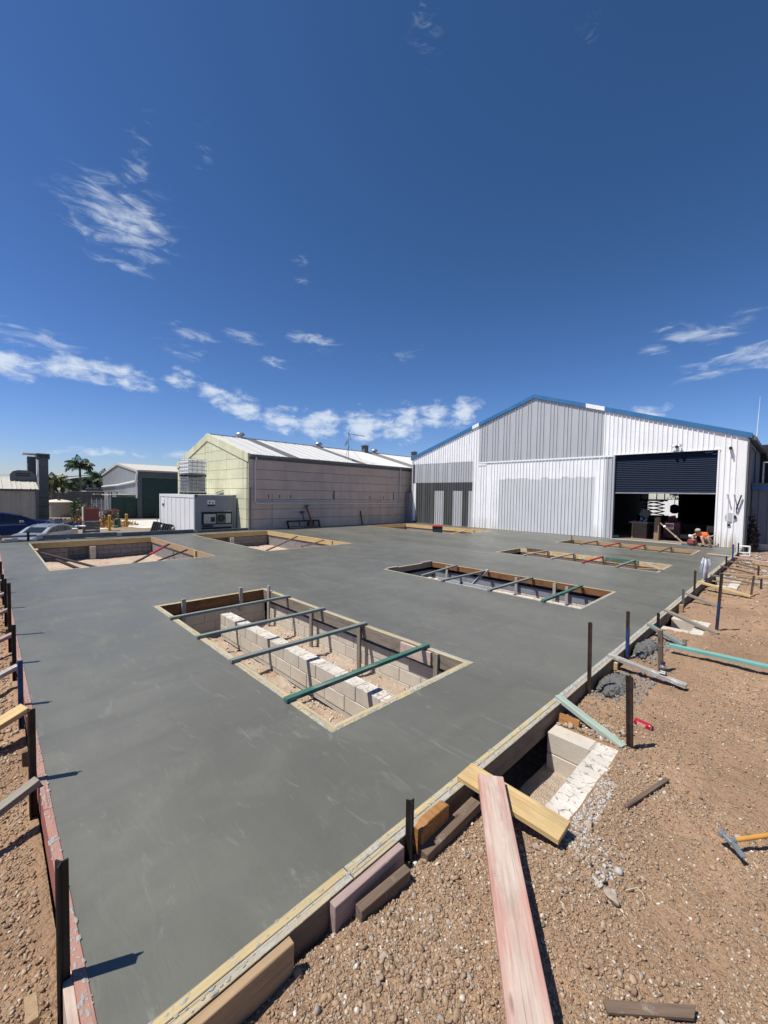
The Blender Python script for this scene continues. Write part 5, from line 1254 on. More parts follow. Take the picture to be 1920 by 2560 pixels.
def bush(name, lb, cat, c, rad, n, leaf, mat, seed=1, upr=.5, kd=None):
    r = random.Random(seed); V = []; F = []
    for i in range(n):
        while True:
            p = Vector((r.uniform(-1, 1), r.uniform(-1, 1), r.uniform(0, 1)))
            if p.length < 1 and (p.length > .35): break
        k_ = 1+.25*math.sin(p.x*5+seed)*math.cos(p.y*6)
        p = Vector((p.x*rad[0]*k_, p.y*rad[1]*k_, p.z*rad[2]*k_)); d = Vector((r.uniform(-1, 1), r.uniform(-1, 1), r.uniform(-.2, 1)+upr)).normalized()*leaf*r.uniform(.6, 1.4)
        s = d.cross(Vector((r.uniform(-1, 1), r.uniform(-1, 1), .2))).normalized()*leaf*.25; o = len(V)
        V += [p-s, p+s, p+d+s*.3, p+d-s*.3]; F.append((o, o+1, o+2, o+3))
    me = D.meshes.new(name); me.from_pydata([tuple(v) for v in V], [], F); me.materials.append(MAT[mat]); o = link(name, me, None, c); tag(o, lb, cat)
    if kd: kind(o, kd)
    return o
bush('tree_mass', 'dense green trees behind the extraction tower and palms', 'trees', (-64, 4.9, YZ), (3, 1.5, 4.0), 3600, .34, 'leaf_green', 3, 0, 'stuff')
bush('dry_bush', 'dry brown bush left of the red cabinet', 'bush', (-38, 5.4, YZ), (1.2, .8, 1.5), 1500, .16, 'dry_bush', 4)
bush('dry_bush', 'dry scrub against the mesh fence right of the red cabinet', 'bush', (-37.5, 6.9, YZ), (.9, .6, 1.1), 1100, .15, 'dry_bush', 5)
bush('green_bush', 'small dark green bush between the water tank and dry bush', 'bush', (-44.5, 5.7, YZ), (.9, .5, 1.75), 900, .18, 'leaf_green', 6)
bush('dry_grass', 'orange dry grass on the bank behind the parked cars', 'grass', (-36.5, 5.3, YZ-.1), (2.6, 2.6, .55), 3800, .22, 'dry_grass', 7, .8, 'stuff')
bush('hedge', 'green shrubs seen through the far end of the workshop', 'shrub', (-8.6, 62, -.1), (4, 1, 3.6), 1500, .35, 'leaf_green', 8)
mf = thing('mesh_fence', 'grey pipe and mesh fence beside the green yard gate', 'fence', (-41, 6.2, YZ))
for q in range(5): MB().tube([(-q*.5, q*.42, 0), (-q*.5, q*.42, 1.95)], .035, 6).build('post', 'galv', mf)
b = MB()
for q in range(36): b.tube([(-q*.056, q*.047, .1), (-q*.056, q*.047, 1.8)], .006, 3)
for q in range(8): b.tube([(0, 0, .1+q*.24), (-2, 1.68, .1+q*.24)], .008, 3)
kind(b.build('wire_mesh', 'galv', mf), 'stuff')
cp = thing('carport', 'thin roofed frame with many posts in front of the dark house', 'carport', (-50, 8.3, YZ))
MB().box(-1.5, 1.5, -1.4, 1.6, 2.5, 2.58).build('roof', 'grey_wall', cp)
for x in (-1.3, 1.3):
    for y in (-.9, -.2, .5, 1.2): MB().tube([(x, y, 0), (x, y, 2.5)], .05, 6).build('post', 'charcoal', cp)
tag(MB().tube([(-60, -20, 3.6), (-45, -8, 3.05), (-38, 1.6, 2.95)], .015, 4).build('power_line', 'black_plastic'), 'thin power line reaching the shed roof from the left', 'power line')
# ------------------------------------------------------------------ vehicles
def wheel(parent, x, y, r=.33, w=.2):
    wv = MB().tube([(x-w/2, y, r), (x+w/2, y, r)], r, 18).build('wheel', 'tyre', parent, smooth=True)
    MB().tube([(x-w/2-.005, y, r), (x+w/2+.005, y, r)], r*.62, 10).build('rim', 'alu', wv); return wv
def car(name, lb, cat, loc, rz, prof, glassprof, W, mat, tails=()):
    """prof: side outline (y,z); extruded across x with tumblehome"""
    o = thing(name, lb, cat, loc, rz)
    n = len(prof); V = []
    for s in (-1, 1):
        for (y, z) in prof:
            tx = W/2-(.16*max(0, (z-.85)/.6) if z > .85 else 0); V.append((s*tx, y, z))
    F = [tuple(range(n)), tuple(range(2*n-1, n-1, -1))]+[(i, i+n, (i+1) % n+n, (i+1) % n) for i in range(n)]
    MB().add(V, F).build('body', mat, o, bevel=.035)
    for gp in glassprof:
        V = []; m_ = len(gp)
        for s in (-1, 1):
            V2 = [(s*(W/2-.16*max(0, (z-.85)/.6)+.004), y, z) for (y, z) in gp]
            MB().add(V2, [tuple(range(m_))]).build('window', 'glass_dark', o)
    return o
suv = car('parked_car', 'dark blue station wagon parked in front of the beige shed', 'car', (-27.4, .15, YZ), 0,
    [(-2.3, .35), (-2.35, .9), (-2.1, 1.05), (-1.5, 1.44), (-.6, 1.50), (.35, 1.49), (.95, 1.36), (1.55, 1.08), (2.3, 1.0), (2.6, .85), (2.65, .35)],
    [[(-1.9, 1.08), (-1.45, 1.36), (-.55, 1.42), (-.55, 1.06)], [(-.5, 1.06), (-.5, 1.42), (.35, 1.41), (.35, 1.04)], [(.4, 1.04), (.4, 1.405), (.85, 1.30), (1.35, 1.06)]], 1.8, 'car_blue')
for y in (-1.5, 1.75):
    for x in (-.82, .82): wheel(suv, x, y)
MB().box(.9, 1.02, .95, 1.12, 1.0, 1.12).build('mirror', 'car_silver', suv, bevel=.02)
MB().add([(-.66, 1.56, 1.095), (.66, 1.56, 1.095), (.58, .99, 1.365), (-.58, .99, 1.365)], [(0, 1, 2, 3)]).build('windscreen', 'glass_dark', suv)
MB().box(.905, .915, -.9, 1.2, .90, .92).build('trim_strip', 'car_silver', suv); MB().box(.9, .93, -.1, .06, .86, .89).build('door_handle', 'alu', suv)
hb = car('parked_car', 'silver hatchback with its rear door raised, nose towards the left edge', 'car', (-24.3, 1.75, YZ), R(48),
    [(-1.5, .3), (-1.55, .62), (-1.0, .78), (-.65, .84), (-.15, 1.12), (.3, 1.23), (.9, 1.25), (1.35, 1.16), (1.5, .8), (1.5, .3)],
    [[(-.55, .86), (-.12, 1.08), (.15, 1.16), (.15, .86)], [(.2, .86), (.2, 1.17), (.8, 1.18), (.8, .86)], [(.85, .86), (.85, 1.17), (1.25, 1.1), (1.38, .88)]], 1.6, 'car_silver')
for y in (-1.0, 1.0):
    for x in (-.72, .72): wheel(hb, x, y, .3)
MB().add([(-.55, -.64, .852), (.55, -.64, .852), (.5, -.17, 1.12), (-.5, -.17, 1.12)], [(0, 1, 2, 3)]).build('windscreen', 'glass_dark', hb)
hb.scale = (.76, .80, .82)
tg = MB().beam((0, 1.30, 1.22), (0, 1.9, 1.38), 1.2, .06).build('tailgate', 'steel_dark', hb)
for x in (-.5, .5): MB().tube([(x, 1.1, 1.27), (x, -.1, 1.16), (x, .4, 1.27)], .02, 5).build('roof_rail', 'alu', hb)
wt_ = thing('market_trestle', 'trestle table heaped with blue and white wrapped goods beside the red cabinet', 'trestle table', (-25.4, 3.0, YZ))
MB().box(-.3, .3, -.55, .55, .80, .84).build('top', 'white_paint', wt_)
for y in (-.5, .5):
    MB().beam((.25, y, 0), (.25, y, .8), .04, .04).build('leg', 'steel_dark', wt_); MB().beam((-.25, y, 0), (-.25, y, .8), .04, .04).build('leg', 'steel_dark', wt_)
bush('wrapped_goods', 'crumpled blue and white wrapped bundle lying on the trestle table', 'bundle', (-25.3, 2.85, YZ+.84), (.25, .5, .16), 160, .13, 'blue_cloth', 12, .2)
bpk = thing('blue_crate_rack', 'tall dark blue rack of rods behind the silver hatchback', 'rack', (-24.9, 2.45, YZ))
for q in range(4): MB().beam((0, q*.07, .0), (0, -.12+q*.07, 1.25), .03, .04).build('rod', 'steel_blue', bpk)
wb = tag(MB().box(-.4, .4, -.5, .42, 0, .62).build('white_trailer', 'galv', None, (-23.2, .0, YZ), bevel=.03), 'pale trailer box at the left edge behind the timber rail', 'trailer')
tag(MB().add([(-.4, -.5, 0), (.4, -.5, 0), (.4, .42, 0), (-.4, .42, 0), (-.35, -.4, .22), (.35, -.4, .22), (.35, .15, .22), (-.35, .15, .22)], [(4, 5, 6, 7), (0, 1, 5, 4), (1, 2, 6, 5), (2, 3, 7, 6), (3, 0, 4, 7)]).build('tinted_cover', 'aqua_glass' if 'aqua_glass' in MAT else 'car_silver', None, (-23.2, .0, YZ+.625)), 'pale blue tinted cover on the trailer box at the left edge', 'cover')

# ------------------------------------------------------------------ inside the workshop
wb_ = thing('work_bench', 'grey steel bench with a worn top just inside the roller door', 'bench', (-5.65, 24.0, 0))
MB().box(-.42, .42, -.3, .3, .80, .84).build('top', 'timber_pale_grey', wb_); MB().box(-.22, .36, -.25, .25, .0, .80).build('cabinet', 'timber_brown', wb_)
MB().beam((-.26, -.26, 0), (-.26, -.26, .8), .05, .05).build('leg', 'timber_tan', wb_)
for q, (x, w_) in enumerate(((-.2, .2), (.05, .12), (.25, .16))): tag(MB().box(-w_/2, w_/2, -.06, .06, 0, .05+.03*q).build('tool_tin', 'steel_grey', None, (-5.65+x, 23.9, .842)), ('flat tin on the left of the workshop bench', 'small tin in the middle of the workshop bench', 'taller tin on the right of the workshop bench')[q], 'tin')
mo = thing('tilted_machine', 'dark tilted machine head standing on the workshop bench', 'machine', (-5.5, 24.1, .85))
MB().box(-.22, .22, -.1, .1, 0, .42).build('head', 'charcoal', mo, (-.05, 0, .25), (0, R(28), 0), bevel=.04); MB().tube([(0, 0, 0), (0, 0, .3)], .05, 8).build('stem', 'steel_dark', mo)
wsig = tag(MB().prism([(-.16, 0), (.16, 0), (.16, .16), (.08, .09), (-.08, .09), (-.16, .16)], -.01, .01).build('white_card', 'white_paint', None, (-5.62, 24.6, .93)), 'white notched card standing behind the bench', 'card')
tag(MB().box(-.02, .02, -.2, .2, 0, 1.14).prism([(-.22, 0), (.0, 0), (.0, 1.12), (-.12, 1.14), (-.2, 1.08)], -.02, .0).build('plywood_sheet', 'plywood', None, (-4.72, 23.6, .01)), 'bare plywood sheet standing upright right of the workshop bench', 'plywood sheet')
sg = thing('red_machine', 'dark red machine with a red and white warning sign beside the plywood sheet', 'machine', (-4.30, 24.3, 0))
MB().box(-.36, .36, -.25, .25, .1, .95).build('body', 'dark_red', sg, bevel=.04); MB().box(-.2, .2, -.1, .1, .95, 1.12).build('engine', 'steel_dark', sg); MB().tube([(-.2, 0, 1.1), (.1, 0, 1.18)], .07, 8).build('tank', 'red_plastic', sg)
pl_ = MB().box(-.17, .17, -.012, 0, .55, .85).build('sign', 'white_paint', sg, (-.08, -.26, 0)); MB().box(-.15, .15, -.018, -.012, .67, .83).build('red_panel', 'red_plastic', pl_)
text('DANGER', (0, -.02, .77), (R(90), 0, 0), .065, 'white_paint', pl_); MB().box(-.12, .12, -.018, -.012, .60, .63).build('print_line', 'steel_dark', pl_)
wh_l = MB().tube([(-.3, -.3, .12), (-.22, -.3, .12)], .12, 12).build('wheel', 'tyre', sg)
lt = thing('scissor_lift', 'black scissor lift folded low, silhouetted against the bright rear opening', 'scissor lift', (-7.0, 33, .0))
for q in range(4):
    z = .95+q*.24
    MB().beam((-.62, -.2, z), (.62, -.2, z+.22), .05, .07).beam((-.62, .2, z+.22), (.62, .2, z), .05, .07).build('scissor_arm', 'steel_dark', lt)
MB().box(-.85, .85, -.4, .4, .45, .92).build('chassis', 'steel_dark', lt); MB().box(-.75, .75, -.4, .4, 1.9, 2.02).build('platform', 'steel_dark', lt)
for x in (-.7, -.25, .25, .7): MB().beam((x, -.38, 2.0), (x, -.38, 2.9), .05, .05).build('rail_post', 'steel_dark', lt)
MB().beam((-.7, -.38, 2.45), (.7, -.38, 2.45), .05, .05).build('guard_rail', 'steel_dark', lt)
for x in (-.6, .6): MB().tube([(x, -.45, .25), (x, -.3, .25)], .25, 12).build('wheel', 'tyre', lt)
ml = thing('motor_hoist', 'dark engine hoist with hanging parts right of the scissor lift', 'hoist', (-5.4, 32.5, 0))
MB().beam((0, 0, 0), (0, 0, 2.6), .14, .14).beam((0, 0, 2.3), (-.9, 0, 2.5), .1, .1).build('mast', 'steel_dark', ml); MB().lathe([(.12, 0), (.25, .1), (.25, .5), (.1, .6)], 10).build('motor', 'steel_dark', ml, (-.3, 0, 1.1)); MB().tube([(-.3, 0, 2.35), (-.3, 0, 1.6)], .02, 5).build('chain', 'steel_rust', ml)
tag(MB().tube([(-6.95, 24.1, .9), (-6.78, 23.4, .0)], .035, 8).build('leaning_post', 'galv'), 'grey pipe leaning just inside the left door jamb', 'pipe')
tag(MB().box(-.12, .12, -.08, .08, 0, .10).build('white_offcut', 'white_paint', None, (-6.6, 23.5, .01)), 'white offcut on the floor inside the left door jamb', 'offcut')
tag(MB().box(-2.8, 3, -.1, .1, 0, 2.1).build('rear_white_wall', 'white_paint', None, (-11.2, 56, -.1)), 'bright white low wall seen through the rear opening of the workshop', 'wall')
for q, x in enumerate((-13.0, -11.8, -10.7)): tag(MB().box(-.4, .4, -.05, .05, 0, 1.2).build('white_door', 'cream_white', None, (x, 55.8, 2.3)), ('pale panel above the white wall, left of three', 'pale panel above the white wall, middle of three', 'pale panel above the white wall, right of three')[q], 'panel', 'panels above the rear white wall')
kind(MB().add([(-30, 42.0, -.09), (10, 42.0, -.09), (10, 80, -.09), (-30, 80, -.09)], [(0, 1, 2, 3)]).build('rear_yard', 'road_concrete'))
dsw = tag(MB().box(-2.1, -.0, -.05, .0, .0, .012).build('door_sill', 'mortar', None, (-2.47-.0, Yf-.15, .003)), 'pale concrete threshold strip under the roller door', 'threshold')
dsw.scale = (1.95, 4, 1)
# trowel pole leaning
tp = thing('float_pole', 'long pale timber pole of a concrete float resting on the slab at the open door', 'pole', (-3.53, 22.45, .03))
MB().tube([(0, 0, 0), (-1.02, .45, .86)], [.035, .028], 8).build('pole', 'timber_tan', tp); MB().tube([(-.30, .13, .25), (-.36, .16, .31)], .05, 8).build('joint', 'galv', tp); MB().lathe([(.05, 0), (.05, .06)], 10).build('bracket', 'white_paint', tp, (-.82, .36, .69), (R(50), 0, 0))
MB().box(-.05, .45, -.08, .08, -.03, -.0).build('float_blade', 'steel_grey', tp)
eq = thing('vibrating_screed', 'small engine driven screed with a white tank and maroon housing beside the crouching worker', 'concrete tool', (-3.28, 22.15, 0))
MB().lathe([(.16, 0), (.2, .06), (.17, .22), (.08, .27)], 12).build('engine', 'red_box', eq, (.10, 0, .05), smooth=True); MB().tube([(-.04, 0, .42), (.24, -.0, .40)], .07, 10).build('tank', 'white_plastic', eq); MB().box(-.35, -.05, -.06, .06, .30, .46).build('muffler', 'steel_dark', eq); MB().box(-.28, .3, -.12, .12, .0, .06).build('skid', 'steel_grey', eq)
ch = thing('folding_chair', 'black folding chair behind the crouching worker', 'chair', (-2.62, 23.2, .0))
for x in (-.2, .2): MB().beam((x, .15, 0), (x, -.1, .45), .03, .03).beam((x, -.15, 0), (x, .12, .85), .03, .03).build('frame', 'galv' if x > 0 else 'steel_dark', ch)
MB().box(-.2, .2, -.18, .15, .42, .45).build('seat', 'black_plastic', ch); MB().box(-.2, .2, .10, .13, .55, .85).build('backrest', 'black_plastic', ch)

# ------------------------------------------------------------------ the worker
pe = thing('person', 'person in orange shirt, shorts and cap crouching at the open door, arm to the jamb', 'person', (-2.84, 22.28, 0))
def skin_obj(name, pts, edges, rad, mat, parent, root=0, sub=2):
    me = D.meshes.new(name); me.from_pydata(pts, edges, []); o = D.objects.new(name, me); COL.objects.link(o)
    md = o.modifiers.new('s', 'SKIN'); md.use_smooth_shade = True
    for i, r_ in enumerate(rad): me.skin_vertices[0].data[i].radius = (r_, r_) if not isinstance(r_, tuple) else r_
    me.skin_vertices[0].data[root].use_root = True
    sb = o.modifiers.new('u', 'SUBSURF'); sb.levels = sub; sb.render_levels = sub
    dg = bpy.context.evaluated_depsgraph_get(); m2 = D.meshes.new_from_object(o.evaluated_get(dg)); D.objects.remove(o)
    m2.materials.clear(); m2.materials.append(MAT[mat]); m2.polygons.foreach_set('use_smooth', [True]*len(m2.polygons)); return link(name, m2, parent)
# joints (crouching, leaning forward to the left, right arm reaching to the jamb)
J = dict(pel=(.20, .05, .26), waist=(.10, .02, .38), chest=(-.02, -.04, .52), neck=(-.09, -.12, .57), head0=(-.12, -.16, .59), head=(-.15, -.22, .64),
         hipL=(.18, -.07, .25), kneeL=(-.02, -.30, .46), ankL=(.10, -.36, .09), toeL=(-.02, -.46, .04),
         hipR=(.26, .0, .25), kneeR=(.20, -.34, .45), ankR=(.30, -.26, .10), toeR=(.30, -.42, .04),
         shL=(-.16, -.12, .55), elL=(-.34, -.26, .46), wrL=(-.30, -.38, .36), haL=(-.28, -.43, .33),
         shR=(.12, -.02, .55), elR=(.22, -.04, .43), wrR=(.32, .06, .47), haR=(.37, .10, .50))
names = list(J); ix = {n_: i for i, n_ in enumerate(names)}
E_ = [('pel', 'waist'), ('waist', 'chest'), ('chest', 'neck'), ('neck', 'head0'), ('head0', 'head'), ('pel', 'hipL'), ('hipL', 'kneeL'), ('kneeL', 'ankL'), ('ankL', 'toeL'), ('pel', 'hipR'), ('hipR', 'kneeR'), ('kneeR', 'ankR'), ('ankR', 'toeR'),
      ('chest', 'shL'), ('shL', 'elL'), ('elL', 'wrL'), ('wrL', 'haL'), ('chest', 'shR'), ('shR', 'elR'), ('elR', 'wrR'), ('wrR', 'haR')]
RD = dict(pel=.13, waist=.12, chest=.13, neck=.055, head0=.06, head=.085, hipL=.085, kneeL=.06, ankL=.042, toeL=.035, hipR=.085, kneeR=.06, ankR=.042, toeR=.035, shL=.055, elL=.04, wrL=.028, haL=.03, shR=.055, elR=.04, wrR=.028, haR=.03)
skin_obj('body', [J[n_] for n_ in names], [(ix[a], ix[b_]) for a, b_ in E_], [RD[n_] for n_ in names], 'skin', pe)
def sub(names_, k, mat, nm, add=0.0, ed=None):
    ix2 = {n_: i for i, n_ in enumerate(names_)}; ee = ed or [(a, b_) for a, b_ in E_ if a in ix2 and b_ in ix2]
    return skin_obj(nm, [J[n_] for n_ in names_], [(ix2[a], ix2[b_]) for a, b_ in ee], [RD[n_]*k+add for n_ in names_], mat, pe)
J['upL'] = tuple(.5*(a+b_) for a, b_ in zip(J['shL'], J['elL'])); J['upR'] = tuple(.45*b_+.55*a for a, b_ in zip(J['shR'], J['elR'])); RD['upL'] = .052; RD['upR'] = .052
sub(['waist', 'chest', 'shL', 'shR', 'upL', 'upR'], 1.0, 'orange_shirt', 'shirt', .026, [('waist', 'chest'), ('chest', 'shL'), ('chest', 'shR'), ('shL', 'upL'), ('shR', 'upR')])
J['thL'] = tuple(.35*a+.65*b_ for a, b_ in zip(J['hipL'], J['kneeL'])); J['thR'] = tuple(.35*a+.65*b_ for a, b_ in zip(J['hipR'], J['kneeR'])); RD['thL'] = RD['thR'] = .068
sub(['waist', 'pel', 'hipL', 'hipR', 'thL', 'thR'], 1.0, 'khaki', 'shorts', .016, [('waist', 'pel'), ('pel', 'hipL'), ('pel', 'hipR'), ('hipL', 'thL'), ('hipR', 'thR')])
for s in 'LR': skin_obj('boot', [J['ank'+s], J['toe'+s]], [(0, 1)], [.055, .05], 'boots', pe, 0, 1)
hx, hy, hz = J['head']
MB().lathe([(.098, .0), (.105, .03), (.09, .085), (.05, .115), (.0, .12)], 16).build('cap', 'cap_cloth', pe, (hx, hy, hz+.02), (R(18), R(-8), 0), True)
MB().prism([(-.075, .0), (.075, .0), (.06, .10), (-.06, .10)], -.006, .006, 'z').build('cap_peak', 'boots', pe, (hx-.03, hy-.10, hz+.02), (R(200), 0, R(-15)))
for s in (-1, 1):
    MB().lathe([(.012, 0), (.0, .008)], 8).build('eye', 'boots', pe, (hx-.02+s*.03, hy-.085, hz-.01), (R(80), 0, 0)); MB().lathe([(.018, -.01), (.02, .01), (.0, .02)], 8).build('ear', 'skin', pe, (hx+s*.085, hy+.0, hz-.02), (0, R(90*s), 0))
MB().tube([(hx-.02, hy-.085, hz-.0), (hx-.02, hy-.105, hz-.035)], [.008, .016], 6).build('nose', 'skin', pe)
MB().box(-.022, .022, -.004, .004, -.004, .004).build('mouth', 'red_box', pe, (hx-.02, hy-.083, hz-.058))
for s, hb_, dr_ in (('L', J['haL'], Vector((.2, -.6, -.6))), ('R', J['haR'], Vector((.9, .2, .1)))):
    dr_ = dr_.normalized(); sd_ = dr_.cross(Vector((0, 0, 1))).normalized()
    for q in range(4):
        a = Vector(hb_)+sd_*(q-1.5)*.018+dr_*.012; l_ = (.06, .07, .065, .05)[q]
        MB().tube([a, a+dr_*l_*.6, a+dr_*l_+Vector((0, 0, -.018))], [.010, .009, .007], 6).build('finger', 'skin', pe, smooth=True)
    a = Vector(hb_)+sd_*.035-dr_*.01; MB().tube([a, a+sd_*.025+dr_*.03], [.011, .008], 6).build('thumb', 'skin', pe, smooth=True)

# ------------------------------------------------------------------ stakes and braces
def picket(x, y, ztop, zbot, lb, mat='steel_rust', lean=(0, 0), grp=None, s=.0185):
    """steel star picket: three fins"""
    o = thing('steel_stake', lb, 'stake', (x, y, zbot), 0, grp); L = ztop-zbot; b = MB()
    for q in range(3):
        a = R(90+q*120); c_, s_ = math.cos(a), math.sin(a); n_ = (-s_*.0035, c_*.0035)
        r_ = s*1.25 if q else s
        V = []
        for z_ in (0, L):
            ox, oy = lean[0]*z_/L, lean[1]*z_/L
            V += [(ox-n_[0], oy-n_[1], z_), (ox+c_*r_-n_[0], oy+s_*r_-n_[1], z_), (ox+c_*r_+n_[0], oy+s_*r_+n_[1], z_), (ox+n_[0], oy+n_[1], z_)]
        b.add(V, [(0, 1, 5, 4), (1, 2, 6, 5), (2, 3, 7, 6), (3, 0, 4, 7), (4, 5, 6, 7)])
    b.build('shaft', mat, o)
    hb__ = MB()
    k_ = .06
    while k_ < L-.05: hb__.lathe([(.0035, 0), (.0035, .002)], 6, (lean[0]*k_/L+.0, lean[1]*k_/L+.012, k_)); k_ += .07
    return o
picket(-1.508, 1.74, .22, -.16, 'black steel stake with pink string, between the orange wedge and the pink board', 'steel_dark', s=.024)
picket(-1.505, 4.66, .67, -.18, 'tall bare rusty steel stake left of the wet concrete lump', lean=(0, -.05))
picket(-1.505, 6.06, .52, -.20, 'tall stake painted blue on its lower half, by the wet concrete', 'steel_rust', lean=(0, -.04))
picket(-1.50, 7.72, .17, -.2, 'short dark stake where the pale brace meets the form', 'steel_dark')
picket(-1.50, 9.75, .25, -.2, 'short grey stake standing at the form past the second block box', 'steel_grey')
picket(-1.50, 11.0, .47, -.2, 'thin dark stake at the form just before the yellow board', 'steel_rust')
picket(-.85, 8.55, .83, -.2, 'tallest stake on the dirt, rusty above and blue below', 'steel_rust', lean=(.04, -.1))
picket(-.92, 3.92, .53, -.2, 'dark brown stake standing on the dirt beside the red can', 'steel_rust', lean=(.0, -.12), s=.024)
picket(-.66, 12.3, .28, -.22, 'rusty stake at the far end of the yellow board', 'steel_rust', lean=(.02, .35))
picket(-.55, 13.6, .10, -.25, 'short brown stake right of the far brace', 'steel_rust')
picket(-1.50, 16.6, .26, -.2, 'dark stake at the form where brown braces start', 'steel_dark')
picket(-1.50, 18.4, .5, -.2, 'thin blue stake at the form close to the warehouse', 'steel_blue')
picket(-1.50, 20.2, .42, -.2, 'dark stake at the form nearest the white breeze block', 'steel_dark')
picket(-.72, 16.0, .12, -.25, 'rusty stake at the end of the brown braces', 'steel_rust'); picket(-.52, 19.5, .1, -.25, 'far rusty stake by the long plank', 'steel_rust')
o = MB().tube([(-1.505, 6.055, -.1), (-1.508, 6.04, .30)], .023, 8).build('blue_sleeve', 'steel_blue'); tag(o, 'blue painted sleeve around the lower half of the tall stake', 'sleeve')
o = MB().tube([(-.85, 8.55, -.1), (-.83, 8.50, .34)], .022, 8).build('blue_sleeve', 'steel_blue'); tag(o, 'blue sleeve round the foot of the tallest stake on the dirt', 'sleeve')
tag(plank('timber_stake', (-1.10, 5.94, -.2), (-1.12, 5.90, .40), .05, .045, 'timber_brown', up=(0, 1, 0)), 'brown square timber stake behind the glass bottle', 'stake')
tag(plank('timber_stake', (-1.06, 7.15, -.2), (-1.06, 7.15, -.0), .05, .04, 'timber_grey', up=(0, 1, 0)), 'short dark timber stake by the aqua timber', 'stake')
s_ = MB().tube([(-1.508, 1.74, .12), (-1.49, 1.75, .05), (-1.50, 1.735, .02), (-1.485, 1.75, -.04)], .0025, 5).build('string', 'red_plastic'); tag(s_, 'loose pink string caught on the black stake', 'string')
# left stakes (just outside the red form) and their braces
for x, h, mt, lb in [(-2.02, .50, 'steel_dark', 'dark timber-like stake at the near corner casting a forked shadow on the slab'), (-3.60, .50, 'steel_rust', 'brown stake second from the near corner of the red form'), (-4.95, .42, 'steel_blue', 'blue painted stake on the red form'),
                     (-6.20, .45, 'steel_dark', 'dark stake beyond the blue one on the red form'), (-7.45, .72, 'steel_rust', 'tallest stake along the red form'), (-9.2, .50, 'steel_dark', 'dark stake past the tallest one on the red form'), (-10.6, .36, 'steel_dark', 'short stake further along the red form'), (-12.2, .4, 'steel_dark', 'farthest visible stake of the red form')]:
    picket(x, .188, h, -.38, lb, mt, s=.024 if x > -4 else .022)
for x in (-4.3, -6.7, -8.3, -11.4):
    tag(plank('timber_stake', (x, .185, -.42), (x, .185, -.12), .05, .045, 'timber_brown', up=(0, 1, 0)), {-2.75: 'short brown stake under the first grey brace of the red form', -4.3: 'short brown stake just past the yellow brace', -6.7: 'short brown stake under the pink brace', -8.3: 'short brown stake beyond the pink brace', -11.4: 'short stake near the far end of the red form'}[x], 'stake')
LB = [(-3.52, 'timber_grey', .075, 'grey brown brace running down from the red form, nearest the camera'), (-4.80, 'pine_yellow', .15, 'wide yellow board bracing the red form'), (-6.0, 'timber_pale_grey', .08, 'pale grey brace behind the blue stake'), (-7.38, 'timber_pink', .08, 'pink painted brace on the red form'),
      (-8.95, 'timber_pink', .07, 'thin pinkish brace beyond the pink one'), (-10.4, 'timber_pale_grey', .07, 'pale brace near the far part of the red form'), (-11.9, 'timber_grey', .07, 'grey brace far along the red form'), (-13.4, 'timber_grey', .07, 'grey brace at the far left of the red form')]
for x, mt, w_, lb in LB:
    tag(plank('timber_brace', (x, .215, .03), (x+.30, -.75, -.30), w_, .045, mt), lb, 'timber brace')
tag(plank('timber_board', (-2.15, .205, -.10), (-1.45, .192, -.09), .035, .18, 'timber_redfade'), 'short faded red board nailed outside the red form at the near corner', 'timber board')
tag(plank('timber_stub', (-2.12, .10, -.30), (-2.02, .09, -.03), .09, .04, 'timber_tan', up=(0, 1, 0)), 'splintered stump of a tan board in the dirt at the near left corner', 'timber stump')
# right side braces
RB = [((-1.60, 4.03, .022), (-.95, 3.84, -.115), 'timber_mint', .075, 'pale mint green brace from the form to the dark stake, beside the near block box'), ((-1.60, 5.60, .022), (-.79, 5.58, -.09), 'timber_pale_grey', .085, 'weathered white grey brace with the bottle standing on it'),
      ((-1.57, 7.45, .022), (-1.05, 7.05, -.07), 'timber_greygreen', .07, 'thin pale brace running from the short dark stake'), ((-1.59, 8.65, .022), (-.80, 8.25, -.12), 'timber_grey', .075, 'grey brace crossing over the second block box'), ((-1.60, 10.55, .022), (-.98, 10.40, -.13), 'timber_grey', .075, 'thin grey brace past the second block box'),
      ((-1.62, 12.3, .025), (-.64, 12.12, -.12), 'pine_yellow', .14, 'bright yellow new board reaching from the form to the stake'), ((-1.55, 13.7, .022), (-.64, 14.1, -.12), 'timber_grey', .08, 'grey brace over the third block box'), ((-1.57, 15.9, .022), (-.80, 16.1, -.14), 'timber_brown', .08, 'brown brace, nearer of the two brown ones'),
      ((-1.57, 17.5, .022), (-.72, 17.3, -.14), 'timber_brown', .08, 'brown brace, farther of the two brown ones')]
for p0, p1, mt, w_, lb in RB: tag(plank('timber_brace', p0, p1, w_, .042, mt), lb, 'timber brace')
tag(plank('timber_plank', (-2.26, 19.05, .03), (-1.25, 18.72, .03), .14, .035, 'timber_redfade'), 'long pinkish plank lying over the slab edge near the warehouse', 'plank'); tag(plank('timber_plank', (-1.25, 18.5, .03), (-.45, 18.4, -.02), .14, .035, 'timber_redfade'), 'red end plank carrying on over the dirt near the warehouse', 'plank')
tag(plank('aqua_timber', (-1.17, 6.74, -.015), (.12, 6.80, -.02), .09, .04, 'timber_aqua'), 'aqua painted timber lying across the dirt to the right edge', 'timber')
